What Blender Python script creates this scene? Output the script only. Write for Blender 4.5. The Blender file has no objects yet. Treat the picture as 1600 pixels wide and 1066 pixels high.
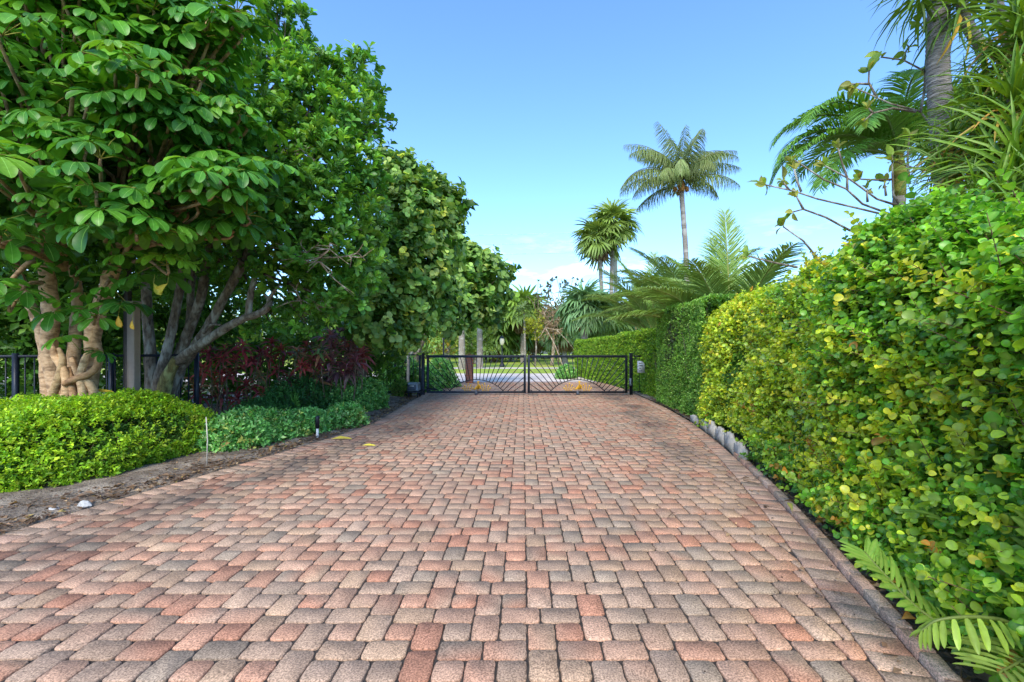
import bpy, math
import numpy as np
rng = np.random.default_rng(11)
PI = math.pi
scene = bpy.context.scene
COL = scene.collection

# ------------------------------------------------------------------ camera numbers
F, H, VX, VY = 720.0, 1.57, 817.0, 543.0      # focal length in photo pixels, eye height, vanishing point
def at(u, v, Y):
    return np.array([(u - VX) * Y / F, Y, H - (v - VY) * Y / F])

# ------------------------------------------------------------------ bookkeeping
def tag(o, label=None, cat=None, group=None, kind=None):
    if label: o['label'] = label
    if cat: o['category'] = cat
    if group: o['group'] = group
    if kind: o['kind'] = kind
    return o
def thing(name, label, cat, loc=(0, 0, 0), rz=0.0, group=None):
    o = bpy.data.objects.new(name, None); COL.objects.link(o)
    o.location = loc; o.rotation_euler = (0, 0, rz); o.empty_display_size = .1
    return tag(o, label, cat, group)
def copy_tree(o, parent=None):
    c = o.copy(); COL.objects.link(c)
    if parent is not None: c.parent = parent
    for ch in list(o.children): copy_tree(ch, c)
    return c

# ------------------------------------------------------------------ materials
MATS = {}
def nodes_of(name):
    m = bpy.data.materials.new(name); m.use_nodes = True
    nt = m.node_tree; nt.nodes.clear(); MATS[name] = m
    return m, nt
def N(nt, t, **kw):
    n = nt.nodes.new(t)
    for k, v in kw.items():
        if k in n.inputs: n.inputs[k].default_value = v
        else: setattr(n, k, v)
    return n
def leaf_mat(name, rough=.45, trans=.3, spec=.4):
    m, nt = nodes_of(name); L = nt.links.new
    a = N(nt, 'ShaderNodeAttribute', attribute_name='Col')
    nz = N(nt, 'ShaderNodeTexNoise'); nz.inputs['Scale'].default_value = 35; nz.inputs['Detail'].default_value = 2
    tc = N(nt, 'ShaderNodeTexCoord'); L(tc.outputs['Object'], nz.inputs['Vector'])
    mp = N(nt, 'ShaderNodeMapRange'); mp.inputs['To Min'].default_value = .7; mp.inputs['To Max'].default_value = 1.3
    L(nz.outputs['Fac'], mp.inputs['Value'])
    mul = N(nt, 'ShaderNodeVectorMath', operation='SCALE'); L(a.outputs['Color'], mul.inputs[0]); L(mp.outputs['Result'], mul.inputs['Scale'])
    p = N(nt, 'ShaderNodeBsdfPrincipled'); p.inputs['Roughness'].default_value = rough; p.inputs['Specular IOR Level'].default_value = spec
    L(mul.outputs[0], p.inputs['Base Color'])
    t = N(nt, 'ShaderNodeBsdfTranslucent')
    tm = N(nt, 'ShaderNodeVectorMath', operation='MULTIPLY'); tm.inputs[1].default_value = (1.5, 1.35, .6)
    L(mul.outputs[0], tm.inputs[0]); L(tm.outputs[0], t.inputs['Color'])
    mx = N(nt, 'ShaderNodeMixShader'); mx.inputs[0].default_value = trans
    L(p.outputs[0], mx.inputs[1]); L(t.outputs[0], mx.inputs[2])
    o = N(nt, 'ShaderNodeOutputMaterial'); L(mx.outputs[0], o.inputs['Surface'])
    return m
def surf_mat(name, c1, c2, scale=8, rough=.8, bump=.3, bscale=40, c3=None, stretch=(1, 1, 1), metal=0, spec=.4, attr=False, s3=2.5, bdist=.01):
    m, nt = nodes_of(name); L = nt.links.new
    tc = N(nt, 'ShaderNodeTexCoord'); mpg = N(nt, 'ShaderNodeMapping'); mpg.inputs['Scale'].default_value = stretch
    L(tc.outputs['Object'], mpg.inputs['Vector'])
    nz = N(nt, 'ShaderNodeTexNoise'); nz.inputs['Scale'].default_value = scale; nz.inputs['Detail'].default_value = 6; nz.inputs['Roughness'].default_value = .65
    L(mpg.outputs[0], nz.inputs['Vector'])
    r = N(nt, 'ShaderNodeValToRGB'); r.color_ramp.elements[0].position = .35; r.color_ramp.elements[1].position = .65
    r.color_ramp.elements[0].color = (*c1, 1); r.color_ramp.elements[1].color = (*c2, 1)
    L(nz.outputs['Fac'], r.inputs[0]); col = r.outputs[0]
    if c3:
        n3 = N(nt, 'ShaderNodeTexNoise'); n3.inputs['Scale'].default_value = s3; n3.inputs['Detail'].default_value = 4; L(mpg.outputs[0], n3.inputs['Vector'])
        r3 = N(nt, 'ShaderNodeValToRGB'); r3.color_ramp.elements[0].position = .5; r3.color_ramp.elements[1].position = .64
        L(n3.outputs['Fac'], r3.inputs[0])
        mx = N(nt, 'ShaderNodeMix', data_type='RGBA'); L(r3.outputs[0], mx.inputs[0]); L(col, mx.inputs[6]); mx.inputs[7].default_value = (*c3, 1); col = mx.outputs[2]
    if attr:
        a = N(nt, 'ShaderNodeAttribute', attribute_name='Col')
        mu = N(nt, 'ShaderNodeMix', data_type='RGBA', blend_type='MULTIPLY'); mu.inputs[0].default_value = 1
        L(col, mu.inputs[6]); L(a.outputs['Color'], mu.inputs[7]); col = mu.outputs[2]
    p = N(nt, 'ShaderNodeBsdfPrincipled'); p.inputs['Roughness'].default_value = rough; p.inputs['Metallic'].default_value = metal; p.inputs['Specular IOR Level'].default_value = spec
    L(col, p.inputs['Base Color'])
    if bump:
        nb = N(nt, 'ShaderNodeTexNoise'); nb.inputs['Scale'].default_value = bscale; nb.inputs['Detail'].default_value = 5; L(mpg.outputs[0], nb.inputs['Vector'])
        b = N(nt, 'ShaderNodeBump'); b.inputs['Strength'].default_value = bump; b.inputs['Distance'].default_value = bdist
        L(nb.outputs['Fac'], b.inputs['Height']); L(b.outputs[0], p.inputs['Normal'])
    o = N(nt, 'ShaderNodeOutputMaterial'); L(p.outputs[0], o.inputs['Surface'])
    return m

def paver_mat():
    m, nt = nodes_of('paver'); L = nt.links.new
    a = N(nt, 'ShaderNodeAttribute', attribute_name='Col'); g = N(nt, 'ShaderNodeAttribute', attribute_name='Grime')
    tc = N(nt, 'ShaderNodeTexCoord')
    def noise(s, d, r=.6):
        n = N(nt, 'ShaderNodeTexNoise'); n.inputs['Scale'].default_value = s; n.inputs['Detail'].default_value = d; n.inputs['Roughness'].default_value = r
        L(tc.outputs['Object'], n.inputs['Vector']); return n
    def rng_(n, lo, hi, a0=0, a1=1):
        r = N(nt, 'ShaderNodeMapRange'); r.inputs['From Min'].default_value = a0; r.inputs['From Max'].default_value = a1
        r.inputs['To Min'].default_value = lo; r.inputs['To Max'].default_value = hi; L(n, r.inputs['Value']); return r.outputs['Result']
    grain = rng_(noise(105, 2, .7).outputs['Fac'], .5, 1.5, .36, .64)
    blot = rng_(noise(9, 5).outputs['Fac'], .84, 1.16, .3, .7)
    big = rng_(noise(.9, 4).outputs['Fac'], .9, 1.1, .3, .7)
    m1 = N(nt, 'ShaderNodeMath', operation='MULTIPLY'); L(grain, m1.inputs[0]); L(blot, m1.inputs[1])
    m2 = N(nt, 'ShaderNodeMath', operation='MULTIPLY'); L(m1.outputs[0], m2.inputs[0]); L(big, m2.inputs[1])
    sc = N(nt, 'ShaderNodeVectorMath', operation='SCALE'); L(a.outputs['Color'], sc.inputs[0]); L(m2.outputs[0], sc.inputs['Scale'])
    # darkening: paver colour mixed toward dark brown-grey, broken up by noise
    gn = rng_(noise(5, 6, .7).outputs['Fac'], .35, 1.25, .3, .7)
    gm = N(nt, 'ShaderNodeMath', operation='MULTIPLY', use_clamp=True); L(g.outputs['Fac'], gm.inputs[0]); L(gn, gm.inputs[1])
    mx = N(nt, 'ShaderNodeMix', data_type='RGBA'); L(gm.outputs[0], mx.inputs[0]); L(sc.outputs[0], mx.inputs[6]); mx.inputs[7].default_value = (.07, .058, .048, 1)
    p = N(nt, 'ShaderNodeBsdfPrincipled'); p.inputs['Roughness'].default_value = .82; p.inputs['Specular IOR Level'].default_value = .3
    L(mx.outputs[2], p.inputs['Base Color'])
    b = N(nt, 'ShaderNodeBump'); b.inputs['Strength'].default_value = .6; b.inputs['Distance'].default_value = .004
    L(noise(190, 4, .7).outputs['Fac'], b.inputs['Height']); L(b.outputs[0], p.inputs['Normal'])
    o = N(nt, 'ShaderNodeOutputMaterial'); L(p.outputs[0], o.inputs['Surface'])
    return m

LEAF = leaf_mat('leaf', .45, .40, .3)
GLOSS = leaf_mat('glossy_leaf', .36, .34, .3)
HEDGEL = leaf_mat('hedge_leaf', .33, .38, .42)
PALM = leaf_mat('palm_leaf', .45, .25, .4)
DRY = leaf_mat('dry_leaf', .7, .2, .2)
PAVER = paver_mat()
BARK = surf_mat('bark', (.075, .058, .042), (.25, .20, .145), 22, .9, .9, 60, (.36, .345, .29), (1, 1, .4), attr=True, s3=9, bdist=.02)
TANBARK = surf_mat('tan_bark', (.42, .25, .125), (.66, .44, .255), 13, .85, .9, 30, (.26, .155, .08), (1, 1, 2.2), attr=True, s3=5.5, bdist=.012)
PTRUNK = surf_mat('palm_trunk', (.17, .14, .11), (.34, .29, .235), 14, .9, .7, 50, (.40, .36, .31), (1, 1, 2.2), attr=True)
RINGED = surf_mat('ringed_trunk', (.13, .115, .10), (.40, .37, .33), 10, .9, 1.0, 12, (.24, .215, .19), (1.2, 1.2, 7), attr=True, s3=2.2, bdist=.03)
BLACK = surf_mat('black_metal', (.007, .008, .012), (.014, .016, .022), 6, .42, .05, 80)
NAVY = surf_mat('navy_metal', (.008, .012, .022), (.016, .022, .036), 6, .45, .05, 80)
GOLD = surf_mat('gold_paint', (.62, .33, .03), (.75, .43, .05), 30, .4, .1, 90, metal=.15)
GREY = surf_mat('grey_plastic', (.20, .25, .29), (.25, .30, .34), 8, .5, .05, 60)
DARKG = surf_mat('dark_grey_plastic', (.05, .06, .08), (.07, .08, .1), 8, .5, .05, 60)
TANP = surf_mat('tan_paint', (.36, .28, .22), (.43, .34, .27), 5, .7, .1, 40)
DKP = surf_mat('dark_bronze_paint', (.05, .045, .042), (.075, .068, .06), 5, .6, .1, 40)
WHITEP = surf_mat('white_paint', (.62, .62, .60), (.74, .74, .72), 12, .6, .05, 50)
INK = surf_mat('sign_ink', (.02, .025, .03), (.04, .045, .05), 8, .6, 0)
CONC = surf_mat('concrete', (.44, .385, .31), (.58, .52, .43), 7, .9, .4, 90, (.33, .30, .25))
STONE = surf_mat('white_stone', (.36, .34, .31), (.56, .54, .50), 18, .9, .5, 40)
SOIL = surf_mat('soil', (.10, .07, .05), (.27, .21, .155), 16, .95, 1.0, 45, (.38, .305, .23), s3=2.2, bdist=.035)
JOINT = surf_mat('joint_sand', (.026, .021, .017), (.062, .049, .038), 30, .95, .5, 90)
ROAD = surf_mat('pale_road', (.62, .52, .44), (.74, .63, .54), 1.2, .9, .2, 60, (.56, .47, .40), s3=.4)
APRON = surf_mat('apron_surface', (.34, .26, .23), (.44, .35, .31), 2.5, .9, .3, 50, (.38, .26, .22), s3=.8)
GRASS = surf_mat('lawn_grass', (.20, .31, .025), (.38, .48, .05), 1.5, .9, .6, 30, (.42, .40, .07), s3=.35, bdist=.05)
FIELD = surf_mat('ground_cover', (.045, .06, .02), (.10, .11, .045), 2.5, .95, .8, 30, (.13, .10, .065), s3=.5, bdist=.05)
BRICKP = None
LAMPG = surf_mat('lamp_glass', (.75, .66, .42), (.8, .72, .5), 5, .3, 0)

# ------------------------------------------------------------------ geometry accumulator (numpy)
class Geo:
    def __init__(s): s.V = []; s.L = []; s.S = []; s.C = []; s.G = []; s.nv = 0; s.nl = 0
    def raw(s, V, loops, sizes, C, G=None):
        V = np.asarray(V, float).reshape(-1, 3); n = len(V)
        C = np.broadcast_to(np.asarray(C, float), (n, 3)) if np.ndim(C) < 2 else np.asarray(C, float)
        s.V.append(V); s.L.append(np.asarray(loops, np.int64) + s.nv)
        st = np.concatenate([[0], np.cumsum(sizes)[:-1]]) if len(sizes) else np.zeros(0)
        s.S.append(st + s.nl); s.C.append(C)
        s.G.append(np.zeros(n) if G is None else np.broadcast_to(G, (n,)))
        s.nv += n; s.nl += len(loops)
    def inst(s, T, pos, R, scale, col, mid=None):
        """copies of a template leaf: T=(verts, faces, midflag)"""
        tv, loops, sizes, mf = T
        n = len(pos); k = len(tv)
        if n == 0: return
        sc = np.asarray(scale, float)
        if sc.ndim == 1: sc = sc[:, None]
        lv = tv[None] * sc[:, None, :]
        V = np.einsum('nij,nkj->nki', R, lv) + pos[:, None]
        C = np.repeat(np.asarray(col)[:, None], k, 1)
        if mid is not None:
            C = C * (1 - mf[None, :, None]) + np.asarray(mid)[None, None] * mf[None, :, None] * .6 + C * mf[None, :, None] * .6
        loops = (loops[None] + (np.arange(n) * k)[:, None]).ravel()
        s.raw(V.reshape(-1, 3), loops, np.tile(sizes, n), C.reshape(-1, 3))
    def tube(s, pts, rad, sides=8, col=(1, 1, 1), knob=0, rings=0, sub=1, cap=True, ecc=None):
        pts = np.asarray(pts, float); rad = np.broadcast_to(np.asarray(rad, float), (len(pts),))
        if sub > 1:
            pts, rad = smooth(pts, sub), np.interp(np.linspace(0, 1, (len(pts) - 1) * sub + 1), np.linspace(0, 1, len(pts)), rad)
        n = len(pts); d = np.gradient(pts, axis=0); d /= np.linalg.norm(d, axis=1)[:, None] + 1e-9
        ref = np.array([1., .13, .05]) if abs(d[:, 0]).mean() < .8 else np.array([.05, .13, 1.])
        x = np.cross(d, ref); x /= np.linalg.norm(x, axis=1)[:, None] + 1e-9; y = np.cross(d, x)
        a = np.arange(sides) * 2 * PI / sides
        r = rad[:, None] * np.ones((1, sides))
        if knob: r = r * (1 + knob * rng.normal(size=(n, sides)))
        if rings: r = r * (1 + rings * (np.arange(n) % 2))[:, None]
        V = pts[:, None] + r[..., None] * (x[:, None] * np.cos(a)[None, :, None] + y[:, None] * np.sin(a)[None, :, None])
        i = np.arange(n - 1)[:, None] * sides; j = np.arange(sides)[None]; j2 = (j + 1) % sides
        q = np.stack([i + j, i + j2, i + sides + j2, i + sides + j], -1).reshape(-1)
        sizes = [4] * ((n - 1) * sides); q = list(q)
        if cap:
            q += list(range(sides - 1, -1, -1)); sizes.append(sides); q += list(range((n - 1) * sides, n * sides)); sizes.append(sides)
        s.raw(V.reshape(-1, 3), q, sizes, col)
    def box(s, lo, hi, bev=.0, col=(1, 1, 1)):
        lo = np.array(lo, float); hi = np.array(hi, float); b = min(bev, .45 * (hi - lo).min()) if bev else 0
        if not b:
            V = [[(lo, hi)[i][0], (lo, hi)[j][1], (lo, hi)[k][2]] for k in (0, 1) for j in (0, 1) for i in (0, 1)]
            s.raw(V, [0, 2, 3, 1, 4, 5, 7, 6, 0, 1, 5, 4, 2, 6, 7, 3, 0, 4, 6, 2, 1, 3, 7, 5], [4] * 6, col); return
        V = []; ids = {}
        for c in range(8):
            sg = [(c >> a) & 1 for a in range(3)]
            for ax in range(3):
                p = [0, 0, 0]
                for a in range(3):
                    e = (hi if sg[a] else lo)[a]; p[a] = e if a == ax else e + (-b if sg[a] else b)
                ids[(c, ax)] = len(V); V.append(p)
        faces = []
        for ax in range(3):
            o1, o2 = (ax + 1) % 3, (ax + 2) % 3
            for sd in (0, 1):
                cs = [sd << ax | x << o1 | y << o2 for x, y in ((0, 0), (1, 0), (1, 1), (0, 1))]
                f = [ids[(c, ax)] for c in cs]; faces.append(f if sd else f[::-1])
            for x in (0, 1):
                for y in (0, 1):
                    c0 = x << o1 | y << o2; c1 = c0 | 1 << ax
                    faces.append([ids[(c0, o1)], ids[(c1, o1)], ids[(c1, o2)], ids[(c0, o2)]])
        for c in range(8): faces.append([ids[(c, 0)], ids[(c, 1)], ids[(c, 2)]])
        s.raw(V, sum(faces, []), [len(f) for f in faces], col)
    def prism(s, poly, axis, lo, hi, col=(1, 1, 1)):
        """extrude a 2-D outline along an axis (0,1,2)"""
        n = len(poly); o = [a for a in range(3) if a != axis]; V = np.zeros((2 * n, 3))
        for k, z in enumerate((lo, hi)):
            V[k * n:(k + 1) * n, o[0]] = [p[0] for p in poly]; V[k * n:(k + 1) * n, o[1]] = [p[1] for p in poly]; V[k * n:(k + 1) * n, axis] = z
        f = list(range(n - 1, -1, -1)) + list(range(n, 2 * n)); sz = [n, n]
        for i in range(n): f += [i, (i + 1) % n, n + (i + 1) % n, n + i]; sz.append(4)
        s.raw(V, f, sz, col)
    def lathe(s, prof, c=(0, 0, 0), seg=16, col=(1, 1, 1)):
        prof = np.array(prof, float); a = np.arange(seg) * 2 * PI / seg; n = len(prof)
        V = np.stack([prof[:, None, 0] * np.cos(a) + c[0], prof[:, None, 0] * np.sin(a) + c[1], prof[:, None, 1] + 0 * a + c[2]], -1)
        i = np.arange(n - 1)[:, None] * seg; j = np.arange(seg)[None]; j2 = (j + 1) % seg
        q = np.stack([i + j, i + j2, i + seg + j2, i + seg + j], -1).reshape(-1)
        s.raw(V.reshape(-1, 3), q, [4] * ((n - 1) * seg), col)
    def build(s, name, mat, parent=None, smooth_=True, grime=False, loc=None):
        me = bpy.data.meshes.new(name)
        V = np.concatenate(s.V); Lp = np.concatenate(s.L).astype(np.int32); S = np.concatenate(s.S).astype(np.int32); C = np.concatenate(s.C)
        base = np.zeros(3)
        q = parent
        while q is not None: base = base + np.array(q.matrix_basis.translation); q = q.parent
        if loc is not None: base = np.array(loc, float)
        V = V - base
        me.vertices.add(len(V)); me.vertices.foreach_set('co', V.astype(np.float32).ravel())
        me.loops.add(len(Lp)); me.loops.foreach_set('vertex_index', Lp)
        me.polygons.add(len(S)); me.polygons.foreach_set('loop_start', S)
        me.update(calc_edges=True)
        at_ = me.attributes.new('Col', 'FLOAT_COLOR', 'POINT')
        at_.data.foreach_set('color', np.concatenate([C, np.ones((len(C), 1))], 1).astype(np.float32).ravel())
        if grime:
            g = me.attributes.new('Grime', 'FLOAT', 'POINT'); g.data.foreach_set('value', np.concatenate(s.G).astype(np.float32))
        if smooth_: me.polygons.foreach_set('use_smooth', np.ones(len(S), bool))
        me.materials.append(mat); me.update()
        o = bpy.data.objects.new(name, me); COL.objects.link(o)
        if parent is not None: o.parent = parent
        elif loc is not None: o.location = loc
        return o

def smooth(p, sub):
    """Catmull-Rom through the points"""
    p = np.asarray(p, float); q = np.vstack([2 * p[0] - p[1], p, 2 * p[-1] - p[-2]]); out = []
    for i in range(len(p) - 1):
        a, b, c, d = q[i:i + 4]
        for t in np.arange(sub) / sub:
            out.append(.5 * (2 * b + (c - a) * t + (2 * a - 5 * b + 4 * c - d) * t * t + (3 * b - a - 3 * c + d) * t ** 3))
    out.append(p[-1]); return np.array(out)
def unit(v): return v / (np.linalg.norm(v, axis=-1, keepdims=True) + 1e-9)
def frames(d, n):
    d = unit(d); x = unit(np.cross(d, n)); z = np.cross(x, d)
    return np.stack([x, d, z], -1)
def rnd(n): return unit(rng.normal(size=(n, 3)))

def leaf_t(prof, fold=.12, curl=.15, wave=0):
    """leaf template: length 1 along y, prof = [(t, half width)...] inner stations"""
    V = [(0, 0, 0)]; mf = [1.]; 
    for t, w in prof:
        z = curl * (t * (1 - t) * 1.6 - t * t * .8)
        V += [(0, t, z), (-w, t, z + fold * w * 2 + wave * math.sin(t * 17)), (w, t, z + fold * w * 2 - wave * math.sin(t * 15))]; mf += [1., 0, 0]
    V.append((0, 1, curl * -.8)); mf.append(.4); e = len(V) - 1; n = len(prof); F_ = []
    F_ += [[0, 1, 2], [0, 3, 1]]
    for i in range(n - 1):
        a, b = 1 + 3 * i, 4 + 3 * i
        F_ += [[a, b, b + 1, a + 1], [a, a + 2, b + 2, b]]
    a = 1 + 3 * (n - 1); F_ += [[a, e, a + 1], [a, a + 2, e]]
    return np.array(V, float), np.array(sum(F_, [])), np.array([len(f) for f in F_]), np.array(mf)
T_ROUND = leaf_t([(.10, .21), (.32, .40), (.62, .47), (.85, .37), (.965, .17)], .14, .16)
T_ROUND2 = leaf_t([(.25, .36), (.72, .42)], .16, .18)
T_OVAL = leaf_t([(.2, .17), (.5, .25), (.8, .17)], .2, .2)
T_OVAL2 = leaf_t([(.45, .27)], .2, .1)
T_OBOV = leaf_t([(.3, .12), (.65, .24), (.86, .22), (.97, .10)], .18, .18)
T_SCHEF = leaf_t([(.08, .05), (.25, .125), (.45, .185), (.66, .225), (.82, .205), (.94, .11)], .16, .3, .012)
def with_rib(T, w=.013, z=.006):
    V, lp, sz, mf = T; n = len(V); m = [0] + [i for i in range(1, n - 1) if (i - 1) % 3 == 0] + [n - 1]; A = []; F2 = []
    for k, i in enumerate(m):
        ww = w * (1 - .75 * k / (len(m) - 1)); A += [(-ww, V[i][1], V[i][2] + z), (ww, V[i][1], V[i][2] + z)]
    for k in range(len(m) - 1): a = n + 2 * k; F2 += [[a, a + 2, a + 3, a + 1]]
    return np.vstack([V, A]), np.concatenate([lp, np.array(sum(F2, []))]), np.concatenate([sz, [4] * len(F2)]), np.concatenate([mf * 0, np.ones(len(A))])
T_SCHEF = leaf_t([(.07, .03), (.22, .095), (.42, .165), (.63, .215), (.8, .215), (.92, .155), (.98, .08)], .18, .18, .010)
T_RIB = with_rib(T_SCHEF)
T_BLADE = leaf_t([(.15, .035), (.5, .032), (.8, .02)], .3, .25)
T_BROAD = leaf_t([(.1, .07), (.35, .115), (.7, .115), (.92, .06)], .12, .08)
T_FLAT = leaf_t([(.2, .06), (.45, .115), (.65, .09), (.85, .06)], .2, .10, .006)
T_STRAP = leaf_t([(.2, .08), (.5, .105), (.78, .07)], .25, .45)

def pick(pal, w, n, jit=.18):
    pal = np.array(pal, float); w = np.array(w, float); i = rng.choice(len(pal), n, p=w / w.sum())
    return pal[i] * np.exp(rng.normal(0, jit, (n, 1)))

def vnoise(p, f=1.0, seed=0):
    r = np.random.default_rng(seed); o = 0
    for k in range(5):
        d = r.normal(size=3); d /= np.linalg.norm(d); ph = r.uniform(0, 6.28)
        o = o + np.sin((p @ d) * f * r.uniform(1.5, 4.5) + ph)
    return o / 2.2

def shoots(g, base, dirs, length, k, leaf, T, col, stem=None, flat=.55, up=.3, mid=None, lj=.25, stemr=.003, stemcol=(.12, .07, .04), spread=.85, t0=.15, tipc=0.):
    """leafy twigs: k leaves set alternately round each twig"""
    n = len(base); d = unit(dirs); L = np.broadcast_to(length, (n,))
    ref = unit(rnd(n) + np.array([0, 0, .2])); a = unit(np.cross(d, ref)); b = np.cross(d, a)
    t = (np.arange(k) + .5 + rng.uniform(-.3, .3, (n, k))) / k; t = t0 + (1 - t0) * t
    ang = np.arange(k)[None] * 2.4 + rng.uniform(0, 6.28, (n, 1)) + rng.normal(0, .4, (n, k))
    side = a[:, None] * np.cos(ang)[..., None] + b[:, None] * np.sin(ang)[..., None]
    pos = base[:, None] + d[:, None] * (t * L[:, None])[..., None]
    ax = side * spread + d[:, None] * (flat * (.4 + .9 * t))[..., None] + np.array([0, 0, up]) * .4
    nr = d[:, None] * .8 + np.array([0, 0, up]) + rng.normal(0, .28, (n, k, 3))
    sc = leaf * np.exp(rng.normal(0, lj, (n, k))) * (1.08 - .35 * np.abs(t - .5))
    C = np.repeat(col[:, None], k, 1) * np.exp(rng.normal(0, .16, (n, k, 1)))
    if tipc: C = C * (1 + tipc * (t[..., None] - .62) * np.array([1.5, 1.1, .5]))
    ax = ax.reshape(-1, 3); nr = nr.reshape(-1, 3)
    g.inst(T, pos.reshape(-1, 3), frames(ax, nr), sc.ravel(), C.reshape(-1, 3), mid)
    if stem is not None:
        for i in range(0, n):
            stem.tube([base[i] - d[i] * .06, base[i] + d[i] * L[i] * .95], [stemr * 1.3, stemr * .7], 3, stemcol, cap=False)

# ------------------------------------------------------------------ camera, light, sky
cam = bpy.data.cameras.new('camera'); co = bpy.data.objects.new('camera', cam); COL.objects.link(co); scene.camera = co
co.location = (0, 0, H); co.rotation_euler = (PI / 2, 0, 0)
cam.sensor_width = 36; cam.lens = 36 * F / 1600
cam.shift_x = -(VX - 800) / 1600; cam.shift_y = (VY - 533) / 1600
cam.clip_start = .05; cam.clip_end = 3000
SUN_EL, SUN_AZ = math.radians(44), math.atan2(-.17, -.98)
sd = np.array([math.sin(SUN_AZ) * math.cos(SUN_EL), math.cos(SUN_AZ) * math.cos(SUN_EL), math.sin(SUN_EL)])
sun = bpy.data.lights.new('sun', 'SUN'); so = bpy.data.objects.new('sun', sun); COL.objects.link(so)
sun.energy = 2.0; sun.angle = math.radians(28); sun.color = (1, .92, .79)
from mathutils import Vector
so.rotation_euler = Vector(-sd).to_track_quat('-Z', 'Y').to_euler(); so.location = (0, 0, 30)
w = bpy.data.worlds.new('World'); scene.world = w; w.use_nodes = True
nt = w.node_tree; nt.nodes.clear(); L = nt.links.new
sky = N(nt, 'ShaderNodeTexSky'); sky.sky_type = 'NISHITA'; sky.sun_disc = False
sky.sun_elevation = SUN_EL; sky.sun_rotation = SUN_AZ; sky.air_density = 1.0; sky.dust_density = .6; sky.ozone_density = 2.2
tc = N(nt, 'ShaderNodeTexCoord'); mp = N(nt, 'ShaderNodeMapping'); mp.inputs['Scale'].default_value = (2.2, 2.2, 9)
L(tc.outputs['Generated'], mp.inputs['Vector'])
nz = N(nt, 'ShaderNodeTexNoise'); nz.inputs['Scale'].default_value = 2.3; nz.inputs['Detail'].default_value = 7; nz.inputs['Roughness'].default_value = .6
L(mp.outputs[0], nz.inputs['Vector'])
rp = N(nt, 'ShaderNodeValToRGB'); rp.color_ramp.elements[0].position = .54; rp.color_ramp.elements[1].position = .8
L(nz.outputs['Fac'], rp.inputs[0])
sx = N(nt, 'ShaderNodeSeparateXYZ'); L(tc.outputs['Generated'], sx.inputs[0])
el = N(nt, 'ShaderNodeMapRange'); el.inputs['From Min'].default_value = .10; el.inputs['From Max'].default_value = .26; el.inputs['To Min'].default_value = .95; el.inputs['To Max'].default_value = 0
L(sx.outputs['Z'], el.inputs['Value'])
mm = N(nt, 'ShaderNodeMath', operation='MULTIPLY', use_clamp=True); L(rp.outputs[0], mm.inputs[0]); L(el.outputs[0], mm.inputs[1])
mxc = N(nt, 'ShaderNodeMix', data_type='RGBA')
L(mm.outputs[0], mxc.inputs[0])
tint = N(nt, 'ShaderNodeVectorMath', operation='MULTIPLY'); tint.inputs[1].default_value = (.72, .96, 1.22); L(sky.outputs[0], tint.inputs[0]); L(tint.outputs[0], mxc.inputs[6]); mxc.inputs[7].default_value = (9.5, 9.6, 9.8, 1)
bg = N(nt, 'ShaderNodeBackground'); bg.inputs['Strength'].default_value = .15; L(mxc.outputs[2], bg.inputs['Color'])
wo = N(nt, 'ShaderNodeOutputWorld'); L(bg.outputs[0], wo.inputs[0])
vs = scene.view_settings; vs.view_transform = 'Standard'; vs.look = 'None'; vs.gamma = 1; vs.exposure = 1.2; vs.use_curve_mapping = False
scene.cycles.max_bounces = 8; scene.cycles.diffuse_bounces = 4; scene.cycles.glossy_bounces = 2; scene.cycles.transmission_bounces = 4; scene.cycles.transparent_max_bounces = 4
scene.cycles.use_denoising = True

# ================================================================== THE SETTING
yy = np.linspace(-3, 24, 541)
def curve(pts):
    p = np.array(pts); c = np.interp(yy, p[:, 1], p[:, 0]); k = np.exp(-np.linspace(-2, 2, 41) ** 2); k /= k.sum()
    return np.convolve(np.pad(c, 20, 'edge'), k, 'valid')
RI = curve([(.35, -3), (1.15, 0), (1.55, 1.6), (1.708, 2.16), (1.79, 2.47), (1.973, 3.157), (2.278, 4.28), (2.562, 5.47), (2.78, 6.475), (3.03, 7.82), (3.31, 9.66), (3.5, 12), (3.58, 15.3), (3.6, 20), (3.9, 24)])
LI = curve([(-4.3, -3), (-4.3, 2.5), (-4.13, 3.94), (-4.02, 4.59), (-3.87, 5), (-3.66, 5.79), (-3.43, 6.73), (-3.09, 8.07), (-2.86, 9.4), (-2.92, 11), (-3.0, 12.55), (-3.1, 15.3), (-3.3, 18), (-3.9, 24)])
def fX(c, y): return np.interp(y, yy, c)

def sheet(name, x0, x1, y0, y1, z, mat, kind='structure'):
    g = Geo(); g.raw([(x0, y0, z), (x1, y0, z), (x1, y1, z), (x0, y1, z)], [0, 1, 2, 3], [4], (1, 1, 1))
    return tag(g.build(name, mat), kind=kind)
g = Geo(); g.raw([(-600, -60, -.06), (600, -60, -.06), (600, 900, -.06), (-600, 900, -.06)], [0, 1, 2, 3], [4], (1, 1, 1))
tag(g.build('ground', FIELD), kind='structure')
sheet('lawn', -150, 150, 36.2, 110, -.02, GRASS)
sheet('road', -150, 150, 21.5, 28, -.014, ROAD)
sheet('verge', -150, 150, 28.0, 34.2, -.012, GRASS)
sheet('sidewalk', -150, 150, 34.2, 36.2, -.008, ROAD)

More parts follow.
